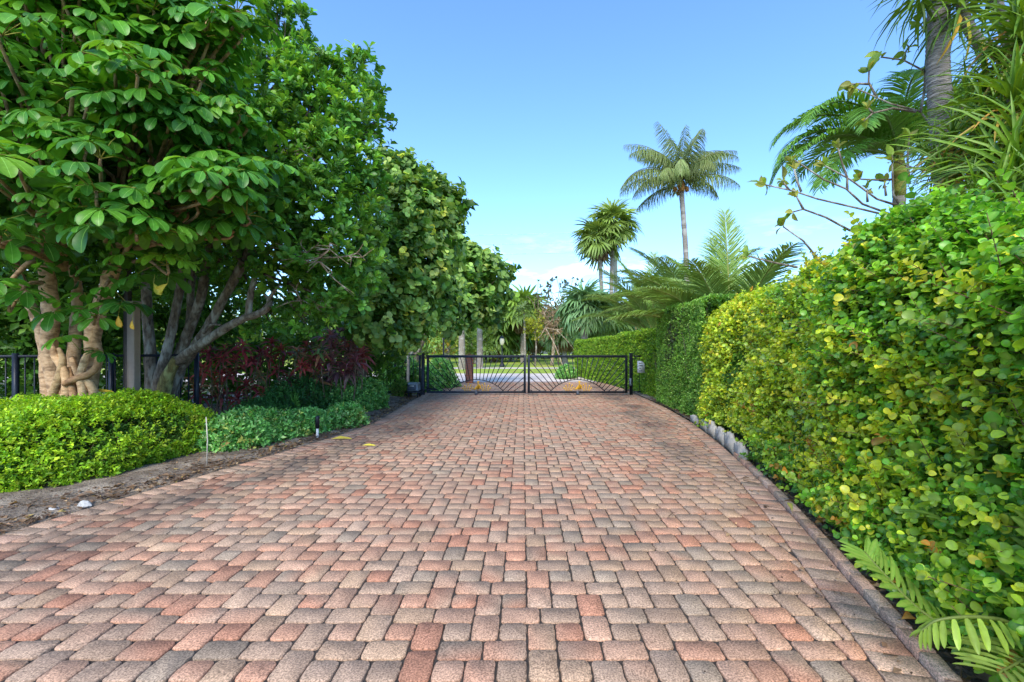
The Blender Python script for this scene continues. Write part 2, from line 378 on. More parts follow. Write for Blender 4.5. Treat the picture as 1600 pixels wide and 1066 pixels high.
# --- planted beds: lumpy soil either side of the drive
def bed(name, xa, xb, y0, y1, nx, ny, seed, rise):
    ys = np.linspace(y0, y1, ny); V = []
    for y in ys:
        a, b = xa(y), xb(y); V.append(np.stack([np.linspace(0, 1, nx) ** 1.5 * (b - a) + a, np.full(nx, y), np.zeros(nx)], -1))
    V = np.array(V); d = np.abs(V[..., 0] - V[:, :1, 0])
    P = V.reshape(-1, 3)
    V[..., 2] = -.022 + rise * (1 - np.exp(-d / .5)) + (.012 * vnoise(P, 3, seed) + .008 * vnoise(P, 9, seed + 1)).reshape(V.shape[:2]) * np.minimum(1, d / .12)
    i = np.arange(ny - 1)[:, None] * nx + np.arange(nx - 1)[None]
    q = np.stack([i, i + 1, i + nx + 1, i + nx], -1)
    if xb(y0) < xa(y0): q = q[..., ::-1]
    g = Geo(); g.raw(V.reshape(-1, 3), q.ravel(), [4] * q.reshape(-1, 4).shape[0], (1, 1, 1))
    return tag(g.build(name, SOIL), kind='structure')
bed('soil_bed', lambda y: fX(LI, y) - .235, lambda y: -16, -2.5, 15.4, 70, 130, 3, .06)
bed('soil_bed', lambda y: fX(RI, y) + .235 + .09, lambda y: 14, -2.5, 20.8, 60, 130, 5, .05)

# --- driveway: every paver modelled, tumbled corners, sand joints
U = .1555; X0, Y0 = .024, 2.32
def clip(poly, p, nrm):
    out = []; d = [(q[0] - p[0]) * nrm[0] + (q[1] - p[1]) * nrm[1] for q in poly]
    for i in range(len(poly)):
        a, b, da, db = poly[i], poly[(i + 1) % len(poly)], d[i], d[(i + 1) % len(poly)]
        if da <= 0: out.append(a)
        if da * db < 0:
            t = da / (da - db); out.append((a[0] + t * (b[0] - a[0]), a[1] + t * (b[1] - a[1])))
    return out
def area(p): return .5 * sum(p[i][0] * p[(i + 1) % len(p)][1] - p[(i + 1) % len(p)][0] * p[i][1] for i in range(len(p)))
def inset(poly, m):
    n = len(poly); ln = []
    for i in range(n):
        a, b = poly[i], poly[(i + 1) % n]; dx, dy = b[0] - a[0], b[1] - a[1]; l = math.hypot(dx, dy)
        if l < 1e-5: continue
        ln.append((a[0] - dy / l * m, a[1] + dx / l * m, dx / l, dy / l))
    out = []; n = len(ln)
    for i in range(n):
        a, b = ln[i - 1], ln[i]; den = a[2] * b[3] - a[3] * b[2]
        if abs(den) < 1e-4: continue
        t = ((b[0] - a[0]) * b[3] - (b[1] - a[1]) * b[2]) / den; out.append((a[0] + a[2] * t, a[1] + a[3] * t))
    return out
def rounded(poly, r, k):
    out = []; n = len(poly)
    for i in range(n):
        p, a, b = np.array(poly[i]), np.array(poly[i - 1]), np.array(poly[(i + 1) % n])
        la, lb = np.linalg.norm(a - p), np.linalg.norm(b - p); rr = min(r, .40 * la, .40 * lb) * rng.uniform(.7, 1.3); rr = min(rr, .45 * la, .45 * lb)
        s, e = p + (a - p) / la * rr, p + (b - p) / lb * rr
        for t in np.linspace(0, 1, k): out.append(s * (1 - t) ** 2 + p * 2 * t * (1 - t) + e * t * t)
        if k > 2 and lb > .1:
            nx_ = np.array([-(b - p)[1], (b - p)[0]]) / lb
            for f_ in (.36, .5, .66): out.append(p + (b - p) * f_ + nx_ * rng.normal(0, .0016))
    return np.array(out)
PAL = [(.445, .26, .165), (.42, .195, .115), (.385, .25, .162), (.425, .27, .165), (.325, .235, .16), (.44, .23, .14), (.395, .26, .172)]
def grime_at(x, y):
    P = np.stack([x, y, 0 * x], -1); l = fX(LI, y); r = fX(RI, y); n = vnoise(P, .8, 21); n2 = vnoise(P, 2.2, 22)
    bl = np.exp(-((x - l - .55 - .12 * n) / .42) ** 2) * np.clip((y - 2.6) / 1.2, 0, 1) * (.66 + .25 * n2) * np.clip(1.4 - y / 13, .1, 1)  # dark brown-grey band inside the left edge
    br = np.exp(-((x - r + .62 + .12 * n) / .40) ** 2) * np.clip((y - 4.8) / 2.0, 0, 1) * (.55 + .25 * n2)  # stain band inside the right edge
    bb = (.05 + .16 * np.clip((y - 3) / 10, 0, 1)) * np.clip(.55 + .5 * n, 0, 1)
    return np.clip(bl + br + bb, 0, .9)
def paver(g, poly, gap=.0042, r=.030, col=None, top=0.0, depth=.03):
    if area(poly) < 0: poly = poly[::-1]
    if area(poly) < .0022: return
    p = inset(poly, gap)
    if len(p) < 3 or area(p) < .0015: return
    cy = sum(q[1] for q in p) / len(p); k = 4 if cy < 5 else (3 if cy < 9 else 2)
    o = rounded(p, r, k); c = o.mean(0); n = len(o)
    o = o + rng.normal(0, .0011, o.shape); ins = c + (o - c) * (1 - np.minimum(.0045 / (np.linalg.norm(o - c, axis=1)[:, None] + 1e-6), .3))
    tilt = rng.normal(0, .011, 2); z = top + rng.normal(0, .0012)
    zt = z + (ins - c) @ tilt
    V = np.concatenate([np.c_[ins, zt], np.c_[o, zt - .005], np.c_[o, np.full(n, top - depth)]])
    i = np.arange(n); j = (i + 1) % n
    f = list(i) + list(np.stack([n + i, n + j, j, i], -1).ravel()) + list(np.stack([2 * n + i, 2 * n + j, n + j, n + i], -1).ravel())
    if col is None: col = pick(PAL, [5, 1.8, 3.6, 2.2, 2.0, 3.6, 3.6], 1, .09)[0]
    # many pavers fade from one of their two colours to the other
    c2 = col if rng.random() < .55 else pick(PAL, [3, 3, 3, 2, 2, 3, 3], 1, .1)[0]
    t = np.clip(.5 + ((V[:, :2] - c) @ unit(rng.normal(size=2))) / .15, 0, 1)[:, None] ** 1.5
    C = col * (1 - t * .8) + c2 * t * .8
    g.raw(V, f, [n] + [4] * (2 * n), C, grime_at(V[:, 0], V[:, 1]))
g = Geo()
def rect(a, b, c, d): return [(X0 + a * U, Y0 + b * U), (X0 + c * U, Y0 + b * U), (X0 + c * U, Y0 + d * U), (X0 + a * U, Y0 + d * U)]
tile = []
# L row at [0,1] whose upright column is 0; squares row [1,2]; L row [2,3] whose upright column is 2; squares row [3,4]
tile += [(1, 0, 2.5, 1), (2.5, 0, 4, 1), (3, 2, 4.5, 3), (4.5, 2, 6, 3)]
tile += [(0, .5, 1, 2), (0, -1, 1, .5), (2, 2.5, 3, 4), (2, 1, 3, 2.5)]
tile += [(1, 1, 2, 2), (3, 1, 4, 2), (1, 3, 2, 4), (3, 3, 4, 4)]
YEND = 20.8
for ti in range(-10, 10):
    for tj in range(-6, 31):
        for (a, b, c, d) in tile:
            q = rect(a + 4 * ti, b + 4 * tj, c + 4 * ti, d + 4 * tj)
            yc = (q[0][1] + q[2][1]) / 2; xc = (q[0][0] + q[2][0]) / 2
            if yc < .6 or yc > YEND: continue
            xl, xr = fX(LI, yc), fX(RI, yc)
            if xc < xl - .3 or xc > xr + .3: continue
            if xc < xl + .3:
                s = (fX(LI, yc + .1) - fX(LI, yc - .1)) / .2; q = clip(q, (xl, yc), (-1, s))
            if xc > xr - .3 and len(q) > 2:
                s = (fX(RI, yc + .1) - fX(RI, yc - .1)) / .2; q = clip(q, (xr, yc), (1, -s))
            if len(q) > 2: paver(g, q, gap=.0048 if yc < 6 else .0062)
# soldier courses along both edges
def soldier(c, sgn, w0, step, width, y0, y1, pal, wts, top=0, gap=.0035, r=.008, depth=.03):
    y = y0
    while y < y1:
        s = (fX(c, y + .05) - fX(c, y - .05)) / .1; dy = step / math.hypot(1, s); y2 = y + dy
        s2 = (fX(c, y2 + .05) - fX(c, y2 - .05)) / .1
        def off(yq, sl, w): h = math.hypot(1, sl); return (fX(c, yq) + sgn * w / h, yq - sgn * sl * w / h)
        q = [off(y, s, w0), off(y, s, w0 + width), off(y2, s2, w0 + width), off(y2, s2, w0)]
        paver(g, q, gap, r, pick(pal, wts, 1, .1)[0], top, depth); y = y2
SP = [(.46, .28, .19), (.46, .25, .16), (.39, .265, .18), (.48, .31, .205)]
soldier(RI, 1, 0, .155, .23, .6, YEND, SP, [3, 2, 3, 2], gap=.003)
soldier(LI, -1, 0, .155, .23, .6, YEND, SP, [3, 2, 2, 3], gap=.003)
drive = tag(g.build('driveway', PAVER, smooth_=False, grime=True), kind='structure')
# joint sand under the pavers
g = Geo(); ys = np.linspace(.4, YEND + .1, 120); V = []
for y in ys: V += [(fX(LI, y) - .25, y, -.0125), (fX(RI, y) + .25, y, -.0125)]
i = np.arange(len(ys) - 1) * 2
g.raw(V, np.stack([i, i + 1, i + 3, i + 2], -1).ravel(), [4] * (len(ys) - 1), (1, 1, 1)); tag(g.build('paver_bedding', JOINT), kind='structure')
# brick-on-edge kerb along the right
g = Geo(); soldier(RI, 1, .232, .205, .085, .6, 6.6, [(.54, .33, .22), (.56, .30, .19), (.47, .32, .215), (.58, .37, .25)], [2, 2, 3, 1], top=.045, gap=.003, r=.008, depth=.09)
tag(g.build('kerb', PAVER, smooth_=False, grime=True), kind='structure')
sheet('driveway_apron', -7.5, 7.0, YEND + .02, 21.5, -.010, APRON)

# ================================================================== GATE AND FENCES
GY = 15.3
def zat(v, Y=GY): return H - (v - VY) * Y / F
def xat(u, Y=GY): return (u - VX) * Y / F
def bar(g, a, b, w=.014, d=.014):
    g.tube([a, b], w, 6, cap=True)
def gate_leaf(x0, x1, label):
    t = thing('driveway_gate', label, 'gate', ((x0 + x1) / 2, GY, 0), group='pair of driveway gates')
    zb, zt, st, tb = .055, 1.315, .075, .085
    f = Geo()
    f.box((x0, GY - .035, zb), (x0 + st, GY + .035, zt), .006); f.box((x1 - st, GY - .035, zb), (x1, GY + .035, zt), .006)
    f.box((x0 + st, GY - .033, zt - tb), (x1 - st, GY + .033, zt - .002), .006); f.box((x0 + st, GY - .033, zb + .002), (x1 - st, GY + .033, zb + .065), .006)
    f.build('frame', BLACK, t, False)
    cx = (x0 + x1) / 2; R = 1.25; cz = zb + .065 + .38 - R; zlo = zb + .066; zhi = zt - tb; hw = (x1 - x0) / 2 - st
    amax = math.acos((zlo - cz) / R); a = np.linspace(-amax, amax, 25)
    ar = Geo(); ar.tube([(cx + R * math.sin(q), GY, cz + R * math.cos(q)) for q in a], .016, 6); ar.build('arch', BLACK, t)
    for k in range(-12, 13):
        q = math.radians(5.0 * k); sx, cc = math.sin(q), math.cos(q)
        r0 = max(R, (zlo - cz) / cc); r1 = (zhi - cz) / cc
        if abs(sx) > 1e-6: r1 = min(r1, hw / abs(sx))
        if r1 - r0 < .06: continue
        b = Geo(); b.tube([(cx + r0 * sx, GY, cz + r0 * cc), (cx + r1 * sx, GY, cz + r1 * cc)], .0135, 6); b.build('ray_bar', BLACK, t)
    # gilded wading bird in the arch, reeds either side
    bz = zlo
    def P(pts, sc, ox): return [(cx + ox + p[0] * sc, bz + p[1] * sc) for p in pts]
    bird = [(-.50, .12), (-.30, .30), (-.12, .50), (.02, .66), (.04, .84), (-.02, .98), (.03, 1.09), (.15, 1.08), (.40, .97), (.18, .98), (.15, .88), (.17, .74), (.36, .62), (.42, .48), (.34, .33), (.22, .24), (.21, .02), (.16, .02), (.16, .22), (.07, .20), (.05, .02), (0, .02), (.01, .2), (-.16, .17), (-.34, .13)]
    b = Geo(); b.prism(P(bird, .31, .03), 1, GY - .012, GY + .012); b.build('bird_ornament', GOLD, t, False)
    for ox, fl in ((-.29, 1), (.30, -1)):
        r = Geo()
        for dx, h_, lean in ((0, .27, .02), (.05, .22, .06), (-.05, .19, -.05), (.09, .13, .08), (-.09, .12, -.07)):
            p = [(cx + ox + dx * fl, GY, bz), (cx + ox + (dx + lean * .4) * fl, GY, bz + h_ * .55), (cx + ox + (dx + lean) * fl, GY, bz + h_)]
            r.tube(p, [.011, .013, .007], 5, sub=3); c = p[1]
            r.tube([p[2] + np.array([0, 0, -.05]), p[2] + np.array([0, 0, .01])], [.022, .013], 6)
        r.build('reed_ornament', GOLD, t)
    wv = Geo(); wv.lathe([(0, .0), (.05, .0), (.055, .03), (.05, .1), (.03, .13), (0, .135)], (cx, GY - .06, .004), 12); wv.build('gate_stop', DARKG, t)
    return t
gate_leaf(-3.19, .10, 'left black iron gate leaf with sunburst bars and gold wading bird')
gate_leaf(.16, 3.47, 'right black iron gate leaf with sunburst bars and gold wading bird')
def post(x, y, zt, w, label, mat=BLACK, group=None):
    t = thing('gate_post', label, 'post', (x, y, 0), group=group)
    g = Geo(); g.box((x - w / 2, y - w / 2, -.05), (x + w / 2, y + w / 2, zt), .006); g.build('shaft', mat, t, False)
    g = Geo(); g.box((x - w / 2 - .012, y - w / 2 - .012, zt + .001), (x + w / 2 + .012, y + w / 2 + .012, zt + .025), .006); g.build('cap', mat, t, False)
    for z in (.32, 1.1):
        g = Geo(); s = 1 if x < 0 else -1; g.tube([(x + s * (w / 2 + .008), y - .02, z - .05), (x + s * (w / 2 + .008), y - .02, z + .05)], .013, 8); g.build('hinge', mat, t)
    return t
post(xat(661), GY, 1.36, .10, 'black square gate post beside the grey gate opener', group='gate posts')
post(xat(986), GY, 1.36, .10, 'black square gate post beside the white sign', group='gate posts')
def fence(name, label, A, B, ztop, npost, gap, mat, zb=.08, pw=.07, pr=.009):
    A = np.array([*A, 0.]); B = np.array([*B, 0.]); d = B - A; ln = np.linalg.norm(d); d /= ln
    t = thing(name, label, 'fence', A)
    g = Geo(); nrm = np.array([-d[1], d[0], 0])
    def obox(g, p, q, w, z0, z1):
        c = [p - nrm * w / 2, q - nrm * w / 2, q + nrm * w / 2, p + nrm * w / 2]
        V = [(*k[:2], z0) for k in c] + [(*k[:2], z1) for k in c]
        g.raw(V, [3, 2, 1, 0, 4, 5, 6, 7, 0, 1, 5, 4, 1, 2, 6, 5, 2, 3, 7, 6, 3, 0, 4, 7], [4] * 6, (1, 1, 1))
    obox(g, A, B, .04, ztop - .045, ztop); g.build('rail', mat, t, False); g = Geo(); obox(g, A, B, .036, zb, zb + .04); g.build('rail', mat, t, False)
    if npost:
        for s in np.linspace(0, ln, npost):
            g = Geo(); p = A + d * s; obox(g, p - d * pw / 2, p + d * pw / 2, pw, -.05, ztop + .03); g.build('fence_post', mat, t, False)
    for s in np.arange(gap, ln - .03, gap):
        p = A + d * s; g = Geo(); g.tube([(p[0], p[1], zb + .02), (p[0], p[1], ztop - .02)], pr, 4); g.build('picket', mat, t, False)
    return t
fence('metal_fence', 'black metal picket fence between the dark red plants and the gate', (xat(540, 15.3), 15.3), (xat(656), 15.3), zat(553.5), 4, .125, BLACK)
fence('metal_fence', 'short black fence panel carrying the white sign', (xat(990), 15.3), (xat(1002), 15.32), 1.30, 0, .2, BLACK)
fence('metal_fence', 'dark navy metal fence behind the thick twisted trunk', (-11.2, 7.0), (-6.3, 8.9), 1.44, 5, .125, NAVY, pw=.07, pr=.013)
# sign
sx0, sx1, sz0, sz1 = xat(995.2), xat(1006.5), zat(582.5), zat(564)
t = thing('sign_plaque', 'white plaque with four lines of lettering by the right gate post', 'sign', ((sx0 + sx1) / 2, GY - .07, sz0))
g = Geo(); pl = [(sx0, sz0), (sx1, sz0), (sx1, sz0 + .22)] + [(sx1 - .16 + .16 * math.cos(a), sz0 + .22 + (sz1 - sz0 - .22) * math.sin(a)) for a in np.linspace(.2, PI / 2, 8)] + [(sx0, sz1)]
g.prism(pl, 1, GY - .08, GY - .05); g.build('panel', WHITEP, t, False)
g = Geo()
for k, (z, segs) in enumerate(((.315, (.05, .03, .02)), (.235, (.03, .05, .04, .03)), (.15, (.03, .02)), (.065, (.04, .03, .03)))):
    x = sx0 + .035 + (0 if k in (0, 1) else .025)
    for s in segs: g.box((x, GY - .083, sz0 + z - .014), (x + s * .8, GY - .0815, sz0 + z + .014)); x += s * .8 + .009
g.build('lettering', INK, t, False)
# a little white gate latch box low on the right post
g = Geo(); g.box((xat(983) - .02, GY - .11, zat(602)), (xat(983) + .05, GY - .052, zat(591)), .01); tag(g.build('latch_box', GREY, None, False), 'small pale latch box low on the right gate post', 'latch')

# gate opener
x0, x1 = xat(636, 14.4), xat(653.5, 14.4); z0, z1 = zat(612, 14.4), zat(598.5, 14.4)
t = thing('gate_opener', 'grey gate opener box on a black stand beside the gate', 'gate opener', ((x0 + x1) / 2, 14.5, 0))
g = Geo(); g.box((x0, 14.4, z0), (x1, 14.75, z1), .03); g.build('housing', GREY, t)
g = Geo(); g.box((x0 + .03, 14.385, z0 + .05), (x1 - .06, 14.398, z1 - .05), .004); g.build('front_panel', DARKG, t, False)
g = Geo(); g.box((x0 + .09, 14.377, z1 - .11), (x1 - .13, 14.384, z1 - .085)); g.build('label_plate', WHITEP, t, False)
g = Geo(); g.box((x0 - .02, 14.38, z0 - .045), (x1 + .1, 14.8, z0 - .002), .008); g.build('mounting_plate', BLACK, t, False)
for dx, dy in ((.02, 14.42), (.3, 14.42), (.02, 14.75), (.3, 14.75)):
    g = Geo(); g.box((x0 + dx, dy, -.04), (x0 + dx + .04, dy + .035, z0 - .046)); g.build('leg', BLACK, t, False)
g = Geo(); g.tube([(x1 + .05, 14.6, z0 + .04), (x1 + .5, 14.9, z0 + .02), (xat(667), 15.22, z0 + .04)], .02, 6); g.build('arm', BLACK, t)

# poles round the gate
def pole(name, label, cat, p0, ztop, r0, r1, mat, sides=10, lean=(0, 0)):
    g = Geo(); x, y = p0; n = 14
    P = [(x + lean[0] * k / n, y + lean[1] * k / n, -.06 + (ztop + .06) * k / n) for k in range(n + 1)]
    g.tube(P, np.linspace(r0, r1, n + 1), sides, knob=.02); return tag(g.build(name, mat, loc=(x, y, 0)), label, cat)
pole('timber_post', 'weathered pale timber pole behind the fence left of the gate', 'pole', (xat(637.5, 16.2), 16.2), zat(520, 16.2), .062, .052, CONC, lean=(.03, 0))
pole('metal_pole', 'thin dark pole rising beyond the left gate', 'pole', (xat(693, 24), 24), zat(470, 24), .05, .035, BLACK)
# brick pillar beyond the gate
def brick_mat():
    m, nt = nodes_of('pillar_brick'); L = nt.links.new
    tc = N(nt, 'ShaderNodeTexCoord'); mp = N(nt, 'ShaderNodeMapping'); mp.inputs['Rotation'].default_value = (PI / 2, 0, 0); L(tc.outputs['Object'], mp.inputs['Vector'])
    b = N(nt, 'ShaderNodeTexBrick'); b.inputs['Scale'].default_value = 1; b.inputs['Brick Width'].default_value = .16; b.inputs['Row Height'].default_value = .075; b.inputs['Mortar Size'].default_value = .006
    b.inputs['Color1'].default_value = (.56, .15, .06, 1); b.inputs['Color2'].default_value = (.44, .12, .06, 1); b.inputs['Mortar'].default_value = (.33, .24, .2, 1)
    L(mp.outputs[0], b.inputs['Vector']); p = N(nt, 'ShaderNodeBsdfPrincipled'); p.inputs['Roughness'].default_value = .9; L(b.outputs[0], p.inputs['Base Color'])
    o = N(nt, 'ShaderNodeOutputMaterial'); L(p.outputs[0], o.inputs['Surface']); return m
BRICKP = brick_mat()
px, py = xat(733.5, 20.4), 20.4
t = thing('brick_pillar', 'red brick pillar standing beyond the left gate', 'pillar', (px, py, 0))
g = Geo(); g.box((px - .16, py - .16, -.05), (px + .16, py + .16, 1.18), .008); g.build('shaft', BRICKP, t, False)
g = Geo(); g.box((px - .19, py - .19, 1.181), (px + .19, py + .19, 1.25), .015); g.build('cap', BRICKP, t, False)
# lamp post on the far lawn
lx, ly = xat(784.5, 37.5), 37.5
t = thing('street_lamp', 'black lamp post with a pale lantern on the far lawn', 'street lamp', (lx, ly, 0))
g = Geo(); g.lathe([(.22, -.03), (.22, .12), (.12, .3), (.07, .5), (.055, 1.2), (.05, 1.75)], (lx, ly, 0), 12); g.build('column', BLACK, t)
g = Geo(); g.lathe([(.05, 1.75), (.13, 1.8), (.18, 1.95), (.19, 2.15), (.14, 2.32), (.0, 2.33)], (lx, ly, 0), 14); g.build('lantern', LAMPG, t)
g = Geo(); g.lathe([(.2, 2.33), (.12, 2.42), (.03, 2.5), (0, 2.56)], (lx, ly, 0), 14); g.build('lamp_cap', BLACK, t)

# tan post by the clipped shrub
tx, ty = at(207, 600, 7.7)[:2]
t = thing('garden_post', 'square tan post standing behind the clipped green shrub', 'post', (tx, ty, 0))
g = Geo(); g.box((tx - .045, ty - .065, -.05), (tx + .085, ty + .065, 2.3), .008); g.build('shaft', TANP, t, False)
g = Geo(); g.box((tx - .125, ty - .04, -.05), (tx - .047, ty + .05, 3.1), .008); g.build('side_channel', DKP, t, False)
g = Geo(); g.box((tx - .046, ty - .085, 2.301), (tx + .105, ty + .085, 2.34), .008); g.build('cap', TANP, t, False)

# ================================================================== PLANT GENERATORS
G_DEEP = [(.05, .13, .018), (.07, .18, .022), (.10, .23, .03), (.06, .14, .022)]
def ball_points(clumps, dens, inner=.35, power=.6, up=.45, sq=1.0):
    B, D, R = [], [], []
    for (u, v, Y, r) in clumps:
        c = at(u, v, Y); rad = r * Y / F; n = max(3, int(dens * rad * rad * 12.57))
        d = rnd(n); rr = inner + (1 - inner) * rng.random(n) ** power
        p = c + d * (rr * rad)[:, None] * np.array([1, 1, sq]) + .12 * rad * rng.normal(size=(n, 3))
        B.append(p); D.append(d * .8 + np.array([0, 0, up]) + .45 * rnd(n)); R.append(np.full(n, rad))
    return np.concatenate(B), np.concatenate(D)
def limbs(g, clumps, hub, r0=.05, every=1, col=(1, 1, 1), bend=.25):
    for (u, v, Y, r) in clumps[::every]:
        c = at(u, v, Y); h = np.array(hub[rng.integers(len(hub))]); L_ = np.linalg.norm(c - h)
        m = h * .5 + c * .5 + rnd(1)[0] * L_ * bend * .4 + np.array([0, 0, -.05 * L_])
        g.tube([h, m, c], [r0, r0 * .6, r0 * .22], 6, col, sub=5, knob=.05)
        for k in range(3):
            e = c + rnd(1)[0] * r * Y / F * .8; g.tube([m * .3 + c * .7, c * .5 + e * .5, e], [r0 * .3, r0 * .2, r0 * .08], 4, col, sub=3, cap=False)

# ---------------------------------------------------------------- pinnate and fan palms
def frond(g, base, az, el, L_, droop, nl, ll, col, lw=1.0, hang=.35, vee=.35, bare=.16, stem=(.20, .22, .06), sr=.022, fwd=.55, sway=0., mid=None, T=T_BLADE, tipk=.35):
    n = 26; t = np.linspace(0, 1, n); e = el - droop * t ** 1.25; a = az + sway * t ** 2
    d = np.stack([np.cos(e) * np.sin(a), np.cos(e) * np.cos(a), np.sin(e)], -1)
    p = np.array(base) + np.concatenate([[[0, 0, 0]], np.cumsum(d[:-1] * L_ / (n - 1), 0)])
    g.tube(p, sr * (1 - .85 * t) + .003, 5, stem, cap=False)
    s = np.array([np.cos(az), -np.sin(az), 0])
    tl = bare + (1 - bare) * (np.arange(nl) + rng.uniform(-.3, .3, nl)) / nl; tl = np.clip(tl, 0, 1)
    P, A_, N_, S_ = [], [], [], []
    P0 = np.stack([np.interp(tl, t, p[:, k]) for k in range(3)], -1); D0 = unit(np.stack([np.interp(tl, t, d[:, k]) for k in range(3)], -1))
    up = unit(np.cross(np.broadcast_to(s, D0.shape), D0)); 
    for sg in (-1, 1):
        f = fwd + .5 * tl ** 3; ax = sg * s * 1.0 + D0 * f[:, None] + up * vee + np.array([0, 0, -1.]) * hang * (1 + .6 * rng.random((nl, 1))) + rng.normal(0, .09, (nl, 3))
        P.append(P0); A_.append(ax); N_.append(up + .5 * sg * -s * vee + rng.normal(0, .15, (nl, 3)))
        S_.append(ll * (np.sin(PI * np.clip(.12 + .8 * tl, 0, 1)) ** .6 * (1 - tipk * tl ** 4)) * np.exp(rng.normal(0, .08, nl)))
    P = np.concatenate(P); S_ = np.concatenate(S_); n2 = len(P)
    C = np.asarray(col) * np.exp(rng.normal(0, .13, (n2, 1)))
    g.inst(T, P, frames(np.concatenate(A_), np.concatenate(N_)), np.stack([S_ ** .3 * ll ** .7 * lw, S_, S_], -1), C, mid)
def fan(g, hub, d, nrm, r, col, nseg=24, spread=2.3, droop=.3, lw=1.7):
    R = frames(np.array([d]), np.array([nrm]))[0]; a = np.linspace(-spread, spread, nseg) + rng.normal(0, .03, nseg)
    ax = (R[:, 0][None] * np.sin(a)[:, None] + R[:, 1][None] * np.cos(a)[:, None]) + np.array([0, 0, -1.]) * droop * rng.uniform(.5, 1.3, (nseg, 1)) + R[:, 2] * (.25 * np.abs(np.sin(a)))[:, None]
    S_ = r * (1 - .18 * np.abs(a) / spread) * np.exp(rng.normal(0, .06, nseg))
    g.inst(T_BLADE, np.repeat([hub], nseg, 0), frames(ax, np.repeat([R[:, 2]], nseg, 0) + .2 * rng.normal(size=(nseg, 3))), np.stack([S_ * lw, S_, S_], -1), np.array(col) * np.exp(rng.normal(0, .12, (nseg, 1))))
def palm_trunk(parent, P, r, rings=.06, sub=14, mat=PTRUNK, name='trunk', col=(1, 1, 1), knob=.02):
    g = Geo(); g.tube(P, r, 12, col, rings=rings, sub=sub, knob=knob); return g.build(name, mat, parent)

# ---------------------------------------------------------------- cocoplum and clipped hedges
def hedge_pts(path, h, depth, n, round_=.35, bulge=.12, seed=0, lean=0., zmin=.02, bf=1.0):
    path = np.array(path, float); seg = np.r_[0, np.cumsum(np.linalg.norm(np.diff(path, axis=0), axis=1))]; S = seg[-1]
    hh = (lambda s: np.interp(s / S, np.linspace(0, 1, len(h)), h)) if np.ndim(h) else (lambda s: h + 0 * s)
    s = rng.uniform(0, S, n); H_ = hh(s); q = rng.uniform(0, 1, n) * (H_ + depth * .8 - round_ * .43)
    x = np.interp(s, seg, path[:, 0]); y = np.interp(s, seg, path[:, 1])
    ds = .25; tx_ = np.interp(s + ds, seg, path[:, 0]) - np.interp(s - ds, seg, path[:, 0]); ty_ = np.interp(s + ds, seg, path[:, 1]) - np.interp(s - ds, seg, path[:, 1])
    T = unit(np.stack([tx_, ty_, 0 * tx_], -1)); out = np.stack([-T[:, 1], T[:, 0], 0 * tx_], -1)   # left of travel = the drive side
    z = np.where(q < H_ - round_, q, 0.); off = np.zeros(n); nz = np.zeros(n); no = np.ones(n)
    arc = (q >= H_ - round_) & (q < H_ - round_ + round_ * 1.57); a = (q - (H_ - round_)) / round_
    z = np.where(arc, H_ - round_ + round_ * np.sin(a), z); off = np.where(arc, -round_ * (1 - np.cos(a)), off); no = np.where(arc, np.cos(a), no); nz = np.where(arc, np.sin(a), nz)
    top = q >= H_ - round_ + round_ * 1.57
    z = np.where(top, H_, z); off = np.where(top, -round_ - (q - (H_ - round_ + round_ * 1.57)), off); no = np.where(top, 0, no); nz = np.where(top, 1, nz)
    z = np.maximum(z, zmin)
    P = np.stack([x, y, z], -1) + out * (off - lean * z)[:, None]; Nn = out * no[:, None] + np.array([0, 0, 1.]) * nz[:, None]
    b = bulge * (vnoise(P, bf, seed) + .5 * vnoise(P, 2.6 * bf, seed + 1))
    return P + Nn * b[:, None], Nn, s / S, vnoise(P, .9, seed + 2)

# ================================================================== RIGHT SIDE HEDGES
# tall cocoplum hedge along the right kerb
ysh = np.linspace(.6, 9.7, 30)
path = [(fX(RI, y) + .50 + .08 * math.sin(y * 1.3), y) for y in ysh]
hh = np.interp(ysh, [0, 2.2, 2.8, 3.6, 4.9, 6.5, 9.7], [1.9, 2.1, 2.3, 2.5, 2.55, 2.48, 2.36])
t = thing('cocoplum_hedge', 'tall overgrown yellow green hedge with round leaves beside the right kerb', 'hedge', (3.0, 5.0, 0))
P, Nn, sf, nz_ = hedge_pts(path, hh, 1.3, 24000, .55, .10, 31, lean=.05, zmin=.06, bf=1.2)
keep = ((nz_ > -1.15) | (rng.random(len(P)) < .3)) & ~((P[:, 1] > 6.1) & (P[:, 1] < 8.3) & (P[:, 2] < .20)); P, Nn, sf, nz_ = P[keep], Nn[keep], sf[keep], nz_[keep]
YEL = np.clip((P[:, 1] - 2.6) / 3.2, 0, 1) * .75 + .18 * nz_ + .12 - .28 * np.clip((P[:, 2] - 1.5) / 1.0, 0, 1) * (P[:, 1] < 5.2) + .35 * np.exp(-((P[:, 2] - .8) / .6) ** 2) * (P[:, 1] < 4.5)
YEL = np.clip(YEL * 1.15 + .10 + .22 * vnoise(P, 2.4, 77) + rng.normal(0, .07, len(P)), 0, 1)[:, None]
cg = pick([(.085, .29, .018), (.15, .40, .022), (.06, .21, .02), (.24, .50, .03)], [3, 4, 1.6, 3], len(P), .15)
cy = pick([(.52, .62, .03), (.40, .56, .03), (.68, .66, .04), (.28, .46, .03), (.66, .52, .04), (.50, .20, .03), (.12, .24, .03)], [5, 5.5, 2.2, 3.5, .35, .10, 1.2], len(P), .12)
colr = np.where(rng.random((len(P), 1)) < YEL, cy, cg)
g = Geo(); gs = Geo()
D = Nn * .75 + np.array([0, 0, .65]) + rnd(len(P)) * .65
dep = rng.exponential(.09, len(P)); ls = rng.uniform(.11, .24, len(P))
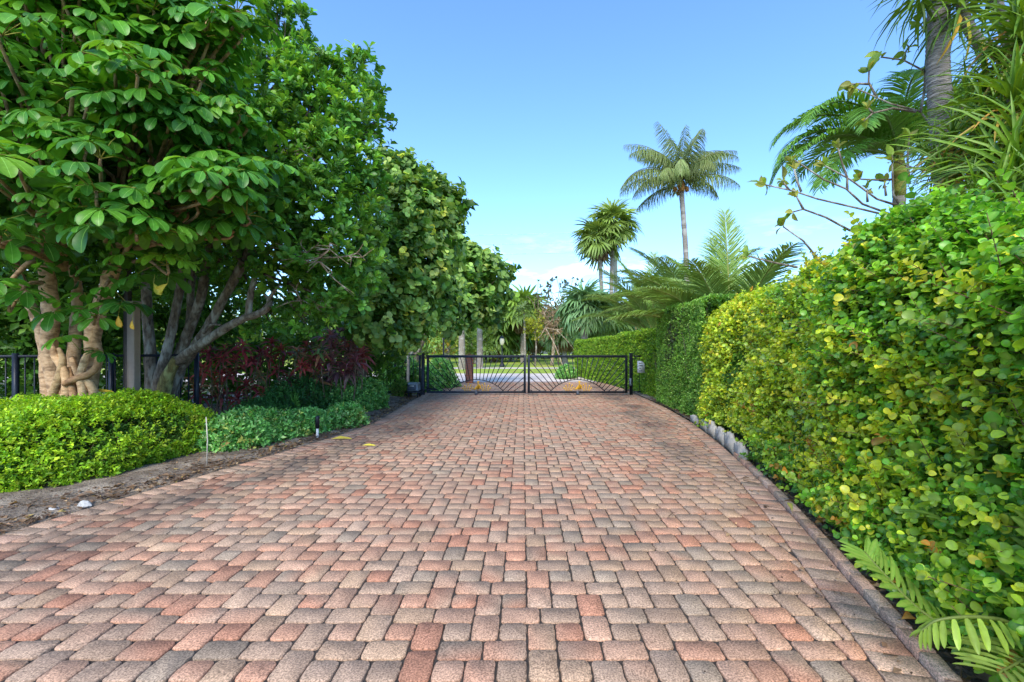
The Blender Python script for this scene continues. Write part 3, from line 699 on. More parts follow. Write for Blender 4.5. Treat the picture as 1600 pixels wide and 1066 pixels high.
shoots(g, P - Nn * (dep + .10)[:, None], D, ls, 7, .043, T_ROUND, colr, None, flat=.6, up=.45, lj=.24, mid=(.25, .33, .08), tipc=1.1)
sel = rng.choice(len(P), 2600, replace=False)
for i in sel:
    d = unit(D[i]); gs.tube([P[i] - Nn[i] * (dep[i] + .28) - d * .05, P[i] - Nn[i] * .05 + d * .08], [.005, .002], 3, (.9, .55, .42), cap=False)
# longer stray shoots
sel = rng.choice(len(P), 260, replace=False); sel = sel[P[sel, 1] < 6.5]
Dl = Nn[sel] * .8 + np.array([0, 0, .55]) + rnd(len(sel)) * .5
shoots(g, P[sel] - Nn[sel] * .05, Dl, rng.uniform(.22, .42, len(sel)), 12, .047, T_ROUND, colr[sel], gs, flat=.5, up=.5, mid=(.25, .33, .08), stemcol=(.9, .5, .4))
# skirt of low shoots reaching over the kerb
nlow = 1500; yl = rng.uniform(.8, 9.4, nlow); Bl = np.stack([fX(RI, yl) + rng.uniform(.40, .64, nlow) + .10 * (yl < 5), yl, rng.uniform(.02, .4, nlow)], -1)
kp = ~((yl > 6.2) & (yl < 8.4)); Bl = Bl[kp]; yl = yl[kp]; nlow = len(yl)
cl = np.where(rng.random((nlow, 1)) < .5, pick([(.085, .29, .018), (.15, .40, .022), (.06, .21, .02)], [3, 3, 2], nlow), pick([(.40, .56, .03), (.28, .46, .03), (.5, .2, .03)], [3, 3, .5], nlow))
shoots(g, Bl, np.array([-.75, -.1, .35]) + rnd(nlow) * .7, rng.uniform(.12, .24, nlow), 7, .043, T_ROUND, cl, None, flat=.6, up=.45, mid=(.25, .33, .08), tipc=1.0)
fol = g.build('foliage', HEDGEL, t)
# woody inside
core = Geo(); pp = np.array(path)
for k in range(520):
    i = rng.uniform(0, len(pp) - 1.01); a = pp[int(i)] + (pp[int(i) + 1] - pp[int(i)]) * (i % 1); tr = np.array([a[0] + rng.uniform(.45, 1.1), a[1] + rng.normal(0, .1), -.02])
    hz = rng.uniform(.9, 2.4); e = tr + np.array([rng.normal(.05, .16), rng.normal(0, .3), hz * .9])
    gs.tube([tr, tr * .5 + e * .5 + rnd(1)[0] * .12, e], [.014, .010, .005], 4, (.5, .38, .32), sub=2, cap=False)
gs.build('stems', BARK, t)
P2, N2, _, _ = hedge_pts(path, hh * .96, 1.3, 9000, .5, .1, 31, lean=.06, zmin=.25)
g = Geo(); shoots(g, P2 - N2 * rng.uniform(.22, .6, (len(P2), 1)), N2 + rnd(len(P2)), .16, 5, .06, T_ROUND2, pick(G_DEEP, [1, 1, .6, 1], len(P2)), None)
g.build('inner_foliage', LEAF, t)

def trimmed(name, label, path, h, depth, n, leaf, pal, wts, seed, round_=.2, bulge=.035, dark=None):
    t = thing(name, label, 'hedge', (*path[0], 0))
    P, Nn, sf, nz = hedge_pts(path, h, depth, n, round_, bulge, seed, zmin=.04)
    c = pick(pal, wts, n, .2)
    if dark is not None:
        k = dark(P); c = np.where(rng.random((n, 1)) < k[:, None], pick([(.05, .055, .03), (.075, .06, .04), (.04, .07, .03)], [1, 1, 1], n), c); kp = rng.random(n) > k * .45; P, Nn, c = P[kp], Nn[kp], c[kp]
    g = Geo(); shoots(g, P - Nn * rng.exponential(.035, (len(P), 1)) - Nn * .06, Nn * .8 + np.array([0, 0, .45]) + rnd(len(P)) * .7, .09, 5, leaf, T_OVAL2, c, None, lj=.25)
    g.build('foliage', LEAF, t)
    P2, N2, _, _ = hedge_pts(path, h, depth, n // 3, round_, bulge, seed, zmin=.1)
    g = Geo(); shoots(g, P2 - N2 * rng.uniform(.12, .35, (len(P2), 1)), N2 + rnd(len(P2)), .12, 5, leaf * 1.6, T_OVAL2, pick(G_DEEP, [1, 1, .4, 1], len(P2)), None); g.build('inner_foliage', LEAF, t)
    g = Geo(); pp = np.array(path)
    for k in range(260):
        i = rng.uniform(0, len(pp) - 1.01); a = pp[int(i)] + (pp[int(i) + 1] - pp[int(i)]) * (i % 1); b = np.array([a[0] + rng.uniform(.15, depth * .6), a[1], -.03])
        g.tube([b, b + np.array([rng.normal(-.05, .12), rng.normal(0, .2), rng.uniform(.7, np.mean(h) * .93)])], [.012, .004], 4, (.6, .55, .5), cap=False)
    g.build('stems', BARK, t); return t
# squared hedge between the cocoplum and the gate
pth = [(3.62, 9.3), (3.74, 10.5), (3.82, 12.0), (3.86, 13.4), (4.10, 13.9), (4.9, 14.05)]
def bare(P): 
    return np.clip(.85 * np.exp(-((P[:, 1] - 11.6) / .75) ** 2 - ((P[:, 2] - 1.95) / .55) ** 2) + .35 * np.exp(-((P[:, 1] - 12.4) / .5) ** 2 - ((P[:, 2] - 1.2) / .5) ** 2), 0, 1) * np.clip(.7 + .5 * vnoise(P, 2.2, 5), 0, 1)
trimmed('clipped_hedge', 'tall squared dark green hedge with a thin patch, right of the white sign', pth, [2.66, 2.68, 2.70, 2.70, 2.62, 2.6], .9, 21000, .04, [(.18, .38, .05), (.26, .48, .07), (.12, .28, .045), (.38, .56, .13)], [3, 3, 2, 2], 44, .22, .045, bare)
# lower hedge beyond the gate
pth = [(4.12, 14.3), (4.05, 15.6), (3.80, 18), (3.35, 21.5), (2.85, 25.2), (2.95, 25.7), (4.2, 25.9)]
trimmed('clipped_hedge', 'lower bright green hedge running on beyond the right gate', pth, [2.16, 2.14, 2.08, 2.02, 1.98, 1.95, 1.95], .9, 16500, .055, [(.21, .40, .03), (.29, .46, .035), (.14, .29, .025), (.38, .50, .05)], [3, 3, 2, 1.5], 52, .12, .03)

# ================================================================== LEFT SIDE: CLIPPED SHRUB AND LOW PLANTS
def mound(c, ax, rx, ry, h, n, e=2.6, bulge=.05, seed=0, ez=2.4):
    """points on a rounded clipped mass; ax = heading of the long axis (rx)"""
    th = rng.uniform(0, 2 * PI, n * 2); ph = np.arcsin(np.clip(rng.uniform(-.05, 1, n * 2), 0, 1))
    d = np.stack([np.cos(ph) * np.cos(th), np.cos(ph) * np.sin(th), np.sin(ph)], -1)
    hr = (np.abs(d[:, 0]) ** e + np.abs(d[:, 1]) ** e) ** (1 / e)
    k = (hr ** ez + np.abs(d[:, 2]) ** ez) ** (-1 / ez); p = d * k[:, None]
    nr = np.stack([np.sign(d[:, 0]) * np.abs(p[:, 0]) ** (e - 1) / rx, np.sign(d[:, 1]) * np.abs(p[:, 1]) ** (e - 1) / ry, np.abs(p[:, 2]) ** (ez - 1) / h], -1)
    nr = unit(nr); a = np.array([math.sin(ax), math.cos(ax), 0]); b = np.array([math.cos(ax), -math.sin(ax), 0]); z = np.array([0, 0, 1.])
    f = lambda v, s: v[:, :1] * s[0] * a + v[:, 1:2] * s[1] * b + v[:, 2:] * s[2] * z
    P = f(p, (rx, ry, h)); Nn = unit(f(nr, (1, 1, 1))); w = np.linalg.norm(P, axis=1)
    i = rng.choice(len(P), n, p=w / w.sum()); P, Nn = P[i] + np.array([c[0], c[1], 0]), Nn[i]
    q = vnoise(P, 1.6, seed); P = P + Nn * (bulge * q)[:, None] + np.array([0, 0, .03])
    return P, Nn, q
def shrub(name, label, c, ax, rx, ry, h, n, leaf, pal, wts, seed, e=2.6, ez=2.4, bulge=.05, T=T_OVAL2, sl=.09, k=5, cat='shrub', group=None, colf=None, mat=LEAF, up=.3):
    t = thing(name, label, cat, (c[0], c[1], 0), group=group)
    P, Nn, q = mound(c, ax, rx, ry, h, n, e, bulge, seed, ez); cc = pick(pal, wts, n, .2)
    if colf is not None: P, Nn, cc = colf(P, Nn, cc)
    g = Geo(); shoots(g, P - Nn * (rng.exponential(.03, (len(P), 1)) + sl * .5), Nn * .7 + np.array([0, 0, .5]) + rnd(len(P)) * .7, sl * rng.uniform(.7, 1.4, len(P)), k, leaf, T, cc, None, lj=.25, up=up)
    g.build('foliage', mat, t)
    g = Geo(); P2, N2, _ = mound(c, ax, rx * .93, ry * .9, h * .9, n // 3, e, bulge, seed, ez)
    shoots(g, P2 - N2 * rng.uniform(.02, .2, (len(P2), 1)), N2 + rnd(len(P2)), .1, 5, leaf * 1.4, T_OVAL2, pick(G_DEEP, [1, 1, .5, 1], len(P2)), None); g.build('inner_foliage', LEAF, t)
    g = Geo()
    sel = rng.choice(len(P), min(len(P), 700), replace=False)
    for i in sel:
        b = np.array([c[0], c[1], 0]) * .25 + np.array([P[i, 0], P[i, 1], 0]) * .75; b[2] = rng.uniform(-.02, P[i, 2] * .55)
        g.tube([b, (b + P[i]) / 2 + rnd(1)[0] * .05, P[i] - Nn[i] * .015], [.006, .004, .0025], 3, (1.1, .85, .65), cap=False)
    g.build('stems', BARK, t); return t
AXL = math.atan2(.36, .93)
def shrubcol(P, Nn, c):
    # thin patches where the twigs show on the shaded front, and a yellower end
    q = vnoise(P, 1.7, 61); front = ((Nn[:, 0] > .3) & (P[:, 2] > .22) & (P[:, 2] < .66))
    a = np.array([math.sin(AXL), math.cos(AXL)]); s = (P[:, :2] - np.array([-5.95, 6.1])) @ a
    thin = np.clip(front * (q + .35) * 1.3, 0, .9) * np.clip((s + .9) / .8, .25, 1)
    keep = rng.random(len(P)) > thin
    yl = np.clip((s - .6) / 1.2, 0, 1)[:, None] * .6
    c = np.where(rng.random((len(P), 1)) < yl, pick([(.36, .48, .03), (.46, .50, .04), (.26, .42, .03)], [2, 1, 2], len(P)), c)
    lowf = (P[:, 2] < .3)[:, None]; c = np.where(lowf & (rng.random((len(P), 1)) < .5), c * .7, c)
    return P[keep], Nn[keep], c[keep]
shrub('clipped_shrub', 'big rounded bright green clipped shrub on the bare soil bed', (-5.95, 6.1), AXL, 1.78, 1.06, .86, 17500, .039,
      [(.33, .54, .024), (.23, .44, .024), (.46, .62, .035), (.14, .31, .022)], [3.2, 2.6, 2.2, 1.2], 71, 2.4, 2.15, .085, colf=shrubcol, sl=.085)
GC = [(.19, .46, .11), (.28, .58, .16), (.11, .32, .07), (.46, .66, .24), (.52, .52, .12)]
def gcn(P, Nn, c): return P, Nn, c
shrub('ground_cover_shrub', 'low spreading dark green shrub right of the clipped shrub', (-4.38, 7.95), math.atan2(.42, .9), 1.15, .60, .47, 3600, .062, GC, [3, 3, 2, 1.5, .3], 81, 2.2, 2.0, .09, sl=.13, k=6, group='low green shrubs along the left bed')
shrub('ground_cover_shrub', 'low loose shrub around the black sprinkler riser', (-3.72, 9.05), math.atan2(.3, .9), .55, .40, .38, 1400, .062, GC, [2.5, 3, 1.5, 2, .6], 82, 2.2, 2.0, .09, sl=.14, k=6, group='low green shrubs along the left bed')
shrub('ground_cover_shrub', 'rounded leafy green shrub before the black picket fence', (-4.22, 11.6), .2, .72, .66, .76, 3000, .072, [(.15, .36, .08), (.22, .46, .12), (.09, .25, .06), (.36, .54, .14)], [3, 3, 2, 1.4], 83, 2.2, 2.2, .10, sl=.15, k=6, group='low green shrubs along the left bed')
shrub('ground_cover_shrub', 'dark leafy shrub between the red leaved plants and the low green shrubs', (-5.2, 10.6), .6, 1.3, .6, .62, 3200, .055, [(.07, .21, .05), (.10, .27, .06), (.05, .15, .05)], [3, 2, 2], 84, 2.2, 2.0, .12, sl=.18, k=6, group='low green shrubs along the left bed')
shrub('ground_cover_shrub', 'small bright green tuft beside the grey gate opener', (xat(627, 14.75), 14.75), .2, .30, .26, .42, 700, .05, [(.13, .26, .04), (.19, .30, .05)], [1, 1], 85, 2, 2, .08, sl=.15, k=6, group='low green shrubs along the left bed')
for k, (u, Y, r, h_, lab) in enumerate(((672, 16.6, .5, .8, 'dark green shrub just behind the left gate post'), (690, 18.2, .7, 1.0, 'dark green shrub farther behind the left gate post'), (625, 17.0, .9, 1.3, 'tall dark shrub behind the left picket fence'), (885, 23.5, .55, .55, 'low dark shrub at the far end of the hedge beyond the gate'))):
    shrub('ground_cover_shrub', lab, (xat(u, Y), Y), .2, r, r * .8, h_, 1500, .075, GC, [3, 2, 3, 1, .3], 90 + k, 2.1, 2.1, .1, sl=.2, k=6, group='shrubs beyond the gate')

# red and purple leaved ti plants
def ti_plant(label, spots, pal, wts, L_=.31):
    ys_ = np.mean([s[2] for s in spots]); c = np.mean([at(*s) for s in spots], 0); c[2] = 0
    t = thing('ti_plant', label, 'plant', tuple(c), group='dark red ti plants')
    g = Geo(); gs = Geo()
    for (u, v, Y) in spots:
        p = at(u, v, Y); n = int(rng.integers(17, 25)); tn = unit(np.array([rng.normal(.1, .3), -.25 + rng.normal(0, .3), 1.]))
        b = np.array([p[0] + rng.normal(0, .15), p[1] + .1 + rng.normal(0, .15), -.03]); gs.tube([b, (b + p) / 2 + rnd(1)[0] * .06, p], [.016, .013, .011], 5, (.8, .65, .55), sub=3)
        x = unit(np.cross(tn, [0, 1, 0.2])); y = np.cross(tn, x); a = np.arange(n) * 2.4; e = np.linspace(.95, -.35, n)
        ax = (x * np.cos(a)[:, None] + y * np.sin(a)[:, None]) * np.cos(e)[:, None] + tn * np.sin(e)[:, None]
        pos = p - tn * np.linspace(0, .16, n)[:, None]; sc = L_ * np.linspace(.6, 1.05, n) * np.exp(rng.normal(0, .12, n))
        g.inst(T_STRAP, pos, frames(ax, tn + .6 * rng.normal(size=(n, 3)) * .4), sc, pick(pal, wts, 1, .2) * .5 + .5 * pick(pal, wts, n, .25))
    gs.build('stems', BARK, t); g.build('foliage', LEAF, t)
RED = [(.46, .06, .07), (.26, .04, .05), (.60, .13, .12), (.16, .26, .08), (.16, .06, .07)]
PUR = [(.25, .11, .15), (.34, .15, .17), (.18, .09, .11), (.42, .30, .24), (.45, .06, .08)]
def spots(lst, Y, j=.35):
    return [(u, v, Y + rng.uniform(-j, j)) for (u, v) in lst]
ti_plant('red leaved ti plant beside the lichen covered leaning trunk', spots([(305, 592), (318, 575), (333, 600), (345, 560), (312, 612), (350, 615), (328, 548)], 9.9), RED, [3, 3, 2, 1.4, 3])
ti_plant('red leaved ti plant with bright crimson tips under the low branch', spots([(352, 545), (368, 560), (360, 580), (380, 540), (385, 600), (372, 620), (395, 565), (345, 585)], 10.2), RED, [3.5, 2, 3, 1, 2])
ti_plant('red leaved ti plant in the middle of the dark red row', spots([(405, 585), (420, 555), (432, 575), (412, 610), (440, 545), (450, 590), (425, 535), (408, 550)], 10.6), RED, [3, 3, 1.5, 1.5, 3])
ti_plant('red leaved ti plant left of the purple one with crimson crown', spots([(465, 550), (472, 570), (488, 560), (462, 595), (495, 585), (480, 540), (500, 545), (478, 605)], 10.8), RED, [3.5, 2.4, 2, 1.5, 2])
ti_plant('dark purple ti plant nearest the black picket fence', spots([(520, 540), (535, 520), (545, 545), (560, 530), (555, 560), (530, 575), (510, 585), (540, 585), (520, 560), (566, 552), (548, 575), (550, 508), (515, 525)], 11.2), PUR, [3, 3, 3, 2, 1.4], .42)
# pale fan shaped fern leaf at the bed's back
t = thing('fan_fern', 'single bright green fan shaped leaf above the low shrubs', 'plant', tuple(at(464, 640, 9.9) * [1, 1, 0]))
g = Geo(); h_ = at(464, 630, 9.9); g.tube([h_ * [1, 1, 0], h_], .008, 5, (.1, .2, .05)); fan(g, h_, (.2, -.5, .6), (0, -.8, .6), .3, (.12, .30, .06), 15, 1.7, .1, 2.6); g.build('foliage', LEAF, t)

# ================================================================== LEFT SIDE: UMBRELLA TREE
def px_tube(g, pts, Y, r, col=(1, 1, 1), sides=9, sub=5, knob=.05):
    P = [at(p[0], p[1], p[2] if len(p) > 2 else Y) for p in pts]; g.tube(P, r, sides, col, sub=sub, knob=knob)
Yt = 7.1
t = thing('umbrella_tree', 'large umbrella tree with twisted tan trunk behind the clipped shrub', 'tree', tuple(at(108, 650, Yt) * [1, 1, 0]))
g = Geo(); m = Yt / F
B0 = (108, 700)
px_tube(g, [(98, 705, 7.1), (96, 640, 7.1), (84, 590, 7.1), (76, 540, 7.1), (80, 500, 7.0), (76, 450, 6.9), (66, 380, 6.8), (60, 300, 6.6)], Yt, np.array([17, 13, 10.5, 10.5, 11, 10, 8, 6]) * m, sides=12)
px_tube(g, [(122, 705, 7.05), (126, 640, 7.0), (140, 590, 6.95), (147, 555, 7.0), (144, 525, 7.0), (158, 475, 7.1), (175, 425, 7.0), (190, 365, 6.8), (197, 300, 6.6)], Yt, np.array([18, 14, 11, 10.5, 10.5, 10.5, 10, 8, 6]) * m, sides=12)
px_tube(g, [(85, 700, 7.2), (74, 600, 7.15), (70, 550, 7.2), (58, 500, 7.25), (44, 470, 7.2), (20, 400, 7.0)], Yt, np.array([11, 9, 7.5, 7.5, 7, 5]) * m)
px_tube(g, [(118, 700, 7.2), (112, 600, 7.25), (118, 520, 7.3), (120, 450, 7.3), (108, 380, 7.2)], Yt, np.array([12, 10, 8, 7, 6]) * m)
# plaited roots round the bole
px_tube(g, [(88, 700, 6.85), (104, 612, 6.80), (100, 580, 6.82), (86, 556, 6.88), (80, 535, 6.95)], Yt, np.array([7, 6, 5.5, 5, 3]) * m, (1.15, 1.1, 1))
px_tube(g, [(74, 700, 6.9), (80, 630, 6.85), (92, 590, 6.80), (98, 565, 6.85), (92, 545, 6.95)], Yt, np.array([6, 6, 5.5, 5, 3]) * m, (.8, .82, .72))
px_tube(g, [(100, 600, 6.75), (118, 592, 6.70), (138, 585, 6.75), (152, 570, 6.85), (150, 545, 6.95)], Yt, np.array([4, 5, 5, 4.5, 3]) * m, (.75, .62, .5))
px_tube(g, [(150, 700, 6.9), (148, 625, 6.82), (140, 600, 6.78), (122, 585, 6.78), (112, 560, 6.9)], Yt, np.array([7, 6.5, 5, 4.5, 3]) * m, (1.1, 1.05, .95))
px_tube(g, [(128, 700, 6.8), (130, 620, 6.74), (126, 590, 6.75), (132, 565, 6.8), (140, 545, 6.9)], Yt, np.array([5.5, 5.5, 5.5, 5, 3.5]) * m, (1.2, 1.15, 1.05))
px_tube(g, [(110, 690, 6.75), (116, 630, 6.76), (112, 600, 6.8), (108, 575, 6.9)], Yt, np.array([5, 5, 4.5, 3]) * m, (.8, .7, .58))
g.build('trunk', TANBARK, t)
gb = Geo()
env = [(0, 60, 5.6, 110, 26), (100, 30, 5.7, 110, 28), (200, 50, 5.8, 100, 26), (285, 40, 6.2, 50, 12), (0, 190, 5.4, 110, 26), (100, 170, 5.3, 110, 26), (200, 180, 5.3, 110, 26), (290, 170, 5.6, 80, 22),
       (360, 225, 5.8, 55, 15), (40, 290, 4.9, 100, 16), (150, 300, 5.0, 95, 17), (250, 300, 5.0, 85, 18), (330, 300, 5.3, 65, 14), (400, 275, 5.7, 38, 8), (5, 380, 5.2, 50, 8), (110, 335, 5.4, 45, 8),
       (235, 360, 5.3, 50, 9), (310, 365, 5.5, 50, 9), (365, 330, 5.6, 40, 8), (5, 450, 5.8, 32, 4), (145, 487, 6.4, 13, 2), (190, 478, 6.4, 11, 1), (-90, 150, 6, 140, 22), (-90, 330, 5.5, 110, 14), (60, -60, 7, 130, 24), (220, -60, 7, 120, 22), (118, 548, 6.6, 8, 2), (255, 405, 5.9, 26, 4)]
env += [(rng.uniform(-20, 400), rng.uniform(-20, 310), rng.uniform(5.0, 6.2), 40, 6) for _ in range(20)]
env = [e for e in env if e[0] - e[3] * .6 < 430 - max(0, 130 - e[1]) * .75]
HUB, OUT, TIP = [], [], []
for (u, v, Y, r, n) in env:
    c = at(u, v, Y); R_ = r * Y / F; nt_ = max(1, int(n * (.27 if v > 120 else .42))); rough = rnd(nt_)
    tips = c + rough * (rng.random(nt_) ** .5 * R_)[:, None] * np.array([1, 1, .85])
    P0 = at(100, 420, 6.9) if u < 130 else at(180, 400, 6.9)
    for q in tips:
        if r > 12: gb.tube([P0 * .6 + c * .4 + rnd(1)[0] * .1, (P0 * .3 + c * .4 + q * .3), q - [0, 0, .12], q], [.028, .022, .016, .013], 6, (.75, .75, .7), sub=3, knob=.05)
        k = int(rng.integers(5, 9)) if r > 12 else 2; a = rng.uniform(0, 6.28) + np.arange(k) * 2.4; e = rng.uniform(-.25, .8, k); L_ = rng.uniform(.22, .46, k)
        d = np.stack([np.cos(a) * np.cos(e), np.sin(a) * np.cos(e), np.sin(e)], -1); d = unit(d + np.array([.16, -.30, .0]))
        HUB.append(q + d * L_[:, None]); OUT.append(d); TIP.append(np.repeat([q], k, 0))
    if r > 30: gb.tube([P0, (P0 + c) / 2 + np.array([0, 0, .25]), c], [.05, .04, .02], 7, (.75, .75, .7), sub=5, knob=.05)
HUB = np.concatenate(HUB); OUT = np.concatenate(OUT); TIP = np.concatenate(TIP); n = len(HUB)
gl = Geo(); nh = unit(np.array([0, -.12, 1.]) * .9 + OUT * .45 + rnd(n) * .16); ref = rnd(n); xa = unit(np.cross(nh, ref)); ya = np.cross(nh, xa)
hc = pick([(.085, .27, .025), (.065, .21, .025), (.13, .35, .03), (.21, .44, .035)], [4, 3, 2.6, 1.2], n, .14)
yg = (rng.random(n) < np.clip((HUB[:, 2] - 3.6) / 2.2, 0, .7))[:, None]; hc = hc * .85; hc = np.where(yg, pick([(.10, .29, .022), (.17, .38, .03), (.07, .22, .02)], [2, 1.4, 2], n, .15), hc)  # upper whorls tinted lighter: the backlit look put into the leaf colour
hs = rng.uniform(.15, .275, n); nj = rng.integers(7, 11, n)
for j in range(10):
    a = 2 * PI * j / nj + rng.normal(0, .12, n); drp = rng.uniform(.25, .6, n)
    ax = xa * np.cos(a)[:, None] + ya * np.sin(a)[:, None] - nh * drp[:, None] * .5 + np.array([0, 0, -.12])
    st = unit(ax) * (hs * .2)[:, None]; use = (j < nj) & (rng.random(n) < .96)
    gl.inst(T_RIB, (HUB + st)[use], frames(ax, nh + rnd(n) * .2)[use], (hs * np.exp(rng.normal(0, .16, n)))[use], (hc * np.exp(rng.normal(0, .12, (n, 1))))[use], (.34, .60, .14))
for i in range(n): gb.tube([TIP[i], (TIP[i] + HUB[i]) / 2 + np.array([0, 0, .04]), HUB[i]], [.006, .005, .004], 4, (.50, .72, .18), sub=2, cap=False)
gl.build('crown', GLOSS, t); gb.build('limbs', TANBARK, t)
# smaller filling leaves of the same crown, deep inside
PF, DF = ball_points([(60, 150, 7.1, 150), (200, 150, 7.1, 130), (310, 170, 7.0, 70), (60, 320, 6.7, 110), (220, 320, 6.7, 100), (-90, 250, 7, 150), (320, 320, 6.8, 50)], 30, .0, .5)
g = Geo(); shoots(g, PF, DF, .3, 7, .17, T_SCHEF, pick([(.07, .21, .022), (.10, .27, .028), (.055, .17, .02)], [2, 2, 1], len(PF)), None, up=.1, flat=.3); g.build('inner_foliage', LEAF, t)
# a few yellowed leaves hanging in the crown
for (u, v, Y, s, c) in ((185, 505, 6.2, .16, (.62, .30, .02)), (207, 512, 6.2, .13, (.62, .33, .03)), (240, 455, 5.8, .17, (.35, .36, .03)), (262, 455, 5.8, .19, (.55, .42, .03))):
    p = at(u, v - 12, Y); g = Geo(); g.inst(T_OBOV, p[None], frames(np.array([[rng.normal(0, .5), -.1, -1.]]), np.array([[rng.normal(0, .5), -1., .1]])), np.array([s]), np.array([c]), (.7, .5, .1)); g.tube([p + np.array([0, .02, .12]), p], .003, 4, (.4, .4, .1)); o = g.build('yellow_leaf', DRY, t)

# ================================================================== LEFT SIDE: TREE WITH ROSETTE LEAVES
Yt = 8.7
t = thing('evergreen_tree', 'tall dark evergreen with many splayed lichen spotted trunks and rosette leaves', 'tree', tuple(at(255, 660, Yt) * [1, 1, 0]))
g = Geo(); m = Yt / F; LI_ = (1.15, 1.2, .55)
px_tube(g, [(236, 670), (236, 600), (234, 540), (229, 470), (232, 400, 8.9), (250, 300, 9)], Yt, np.array([11, 9, 8, 7, 6, 4]) * m)
px_tube(g, [(246, 670), (248, 600), (262, 545), (272, 500), (283, 440), (290, 380, 8.5), (310, 260, 8.6)], Yt, np.array([11, 9, 7, 6.5, 6, 5, 4]) * m)
px_tube(g, [(256, 672), (262, 600, 8.9), (284, 545, 8.9), (302, 500, 8.8), (316, 455, 8.7), (330, 380, 8.6), (370, 260, 8.7)], Yt, np.array([11, 9, 8, 7, 7, 6, 4]) * m)
px_tube(g, [(255, 672), (272, 590, 8.6), (300, 550, 8.5), (326, 510, 8.4), (350, 465, 8.3), (385, 400, 8.2), (430, 290, 8.4)], Yt, np.array([12, 9, 8, 7, 6, 6, 4]) * m)
px_tube(g, [(248, 668, 8.5), (258, 600, 8.4), (276, 560, 8.3)], Yt, np.array([11, 9, 6]) * m, LI_)
px_tube(g, [(276, 566, 8.35), (300, 548, 8.2), (335, 524, 8.0), (375, 500, 7.9), (405, 490, 7.85), (420, 478, 7.85), (421, 465, 7.9)], Yt, np.array([7.5, 7, 6, 5.5, 5, 4.5, 3.5]) * m)
px_tube(g, [(388, 498, 7.9), (390, 470, 7.9), (397, 440, 7.95), (405, 415, 8), (430, 380, 8.2)], Yt, np.array([5, 4.5, 4, 3, 2.5]) * m)
px_tube(g, [(420, 468, 7.9), (428, 456, 7.8), (437, 446, 7.7)], Yt, np.array([3, 2.2, 1.2]) * m)
px_tube(g, [(418, 465, 7.9), (408, 455, 7.9), (398, 450, 7.9)], Yt, np.array([2.2, 1.6, 1.2]) * m)
px_tube(g, [(318, 520, 8.3), (330, 508, 8.2), (345, 508, 8.1)], Yt, np.array([3, 2, 1.4]) * m)
px_tube(g, [(265, 640), (285, 570), (296, 500), (300, 440), (320, 330)], Yt + .3, np.array([8, 6, 5.5, 5, 3]) * m)
g.build('trunk', BARK, t)
CL = [(335, 25, 9.3, 45), (345, 90, 9, 45), (300, 130, 9.5, 60), (395, 115, 9, 32), (420, 62, 9, 34), (455, 45, 9, 36), (432, 28, 9, 20), (440, 120, 8.8, 48), (490, 95, 9, 32), (512, 105, 9, 22), (470, 150, 8.6, 52), (500, 170, 8.8, 48), (545, 112, 9.2, 32), (568, 108, 9.2, 25), (555, 160, 9, 38),
      (530, 200, 8.6, 52), (586, 145, 9.2, 14), (575, 205, 9, 30), (585, 190, 9.1, 18), (450, 220, 8.3, 60), (390, 190, 8.3, 60), (500, 260, 8.2, 60), (555, 265, 8.6, 48), (580, 300, 9, 38), (430, 300, 8, 60), (500, 330, 7.9, 60), (560, 350, 8.3, 48), (400, 370, 8, 48), (470, 390, 7.8, 55), (530, 410, 8, 52),
      (565, 420, 8.5, 36), (450, 445, 8.0, 40), (510, 465, 8, 40), (545, 470, 8.3, 36), (420, 500, 8.6, 28), (480, 500, 8.4, 28), (380, 430, 8.6, 36), (340, 300, 8.6, 60), (330, 200, 8.8, 60), (350, 400, 9, 45), (300, 430, 9.6, 45), (250, 440, 9.9, 50)]
CL = [(u, v, Y, r * (.80 if (u > 400 and v < 240) or u > 540 or v < 130 else .95)) for (u, v, Y, r) in CL]
P, D = ball_points(CL, 25, .25, .6, .75)
hub = [at(315, 330, 8.7), at(385, 380, 8.3), at(300, 300, 8.8), at(430, 330, 8.3)]
g = Geo(); limbs(g, CL, hub, .045, 1, (.8, .75, .7)); g.build('limbs', BARK, t)
cc = pick([(.075, .24, .022), (.12, .32, .03), (.05, .17, .022), (.24, .46, .045)], [3.5, 3.4, 2, 2.2], len(P), .2)
g = Geo(); shoots(g, P, D, rng.uniform(.10, .26, len(P)), 10, .135, T_OBOV, cc, None, flat=.75, up=.25, spread=.8, lj=.2, mid=(.14, .22, .06), t0=.35, tipc=.8); g.build('crown', GLOSS, t)
# twiggy bare sprays on the shaded side
for (u, v, Y) in ((480, 395, 7.4), (500, 410, 7.3), (515, 390, 7.3), (470, 470, 7.6), (545, 400, 7.6), (500, 480, 7.8), (450, 240, 7.8), (490, 250, 7.8)):
    g = Geo(); c = at(u, v, Y); b0 = c + np.array([-.35, .5, .1]); g.tube([b0, (b0 + c) / 2, c], [.018, .015, .012], 5, (1.4, 1.2, 1.05), sub=2)
    for k in range(5):
        e = c + np.array([rng.normal(0, .28), rng.normal(-.1, .15), rng.normal(-.05, .22)]); mm_ = (c + e) / 2 + rnd(1)[0] * .08
        g.tube([c, mm_, e], [.012, .009, .004], 4, (1.5, 1.35, 1.2), sub=3, cap=False); g.tube([mm_, mm_ + (e - c) * .4 + rnd(1)[0] * .12], [.006, .003], 3, (1.5, 1.35, 1.2), cap=False)
    g.build('twig_spray', BARK, t)

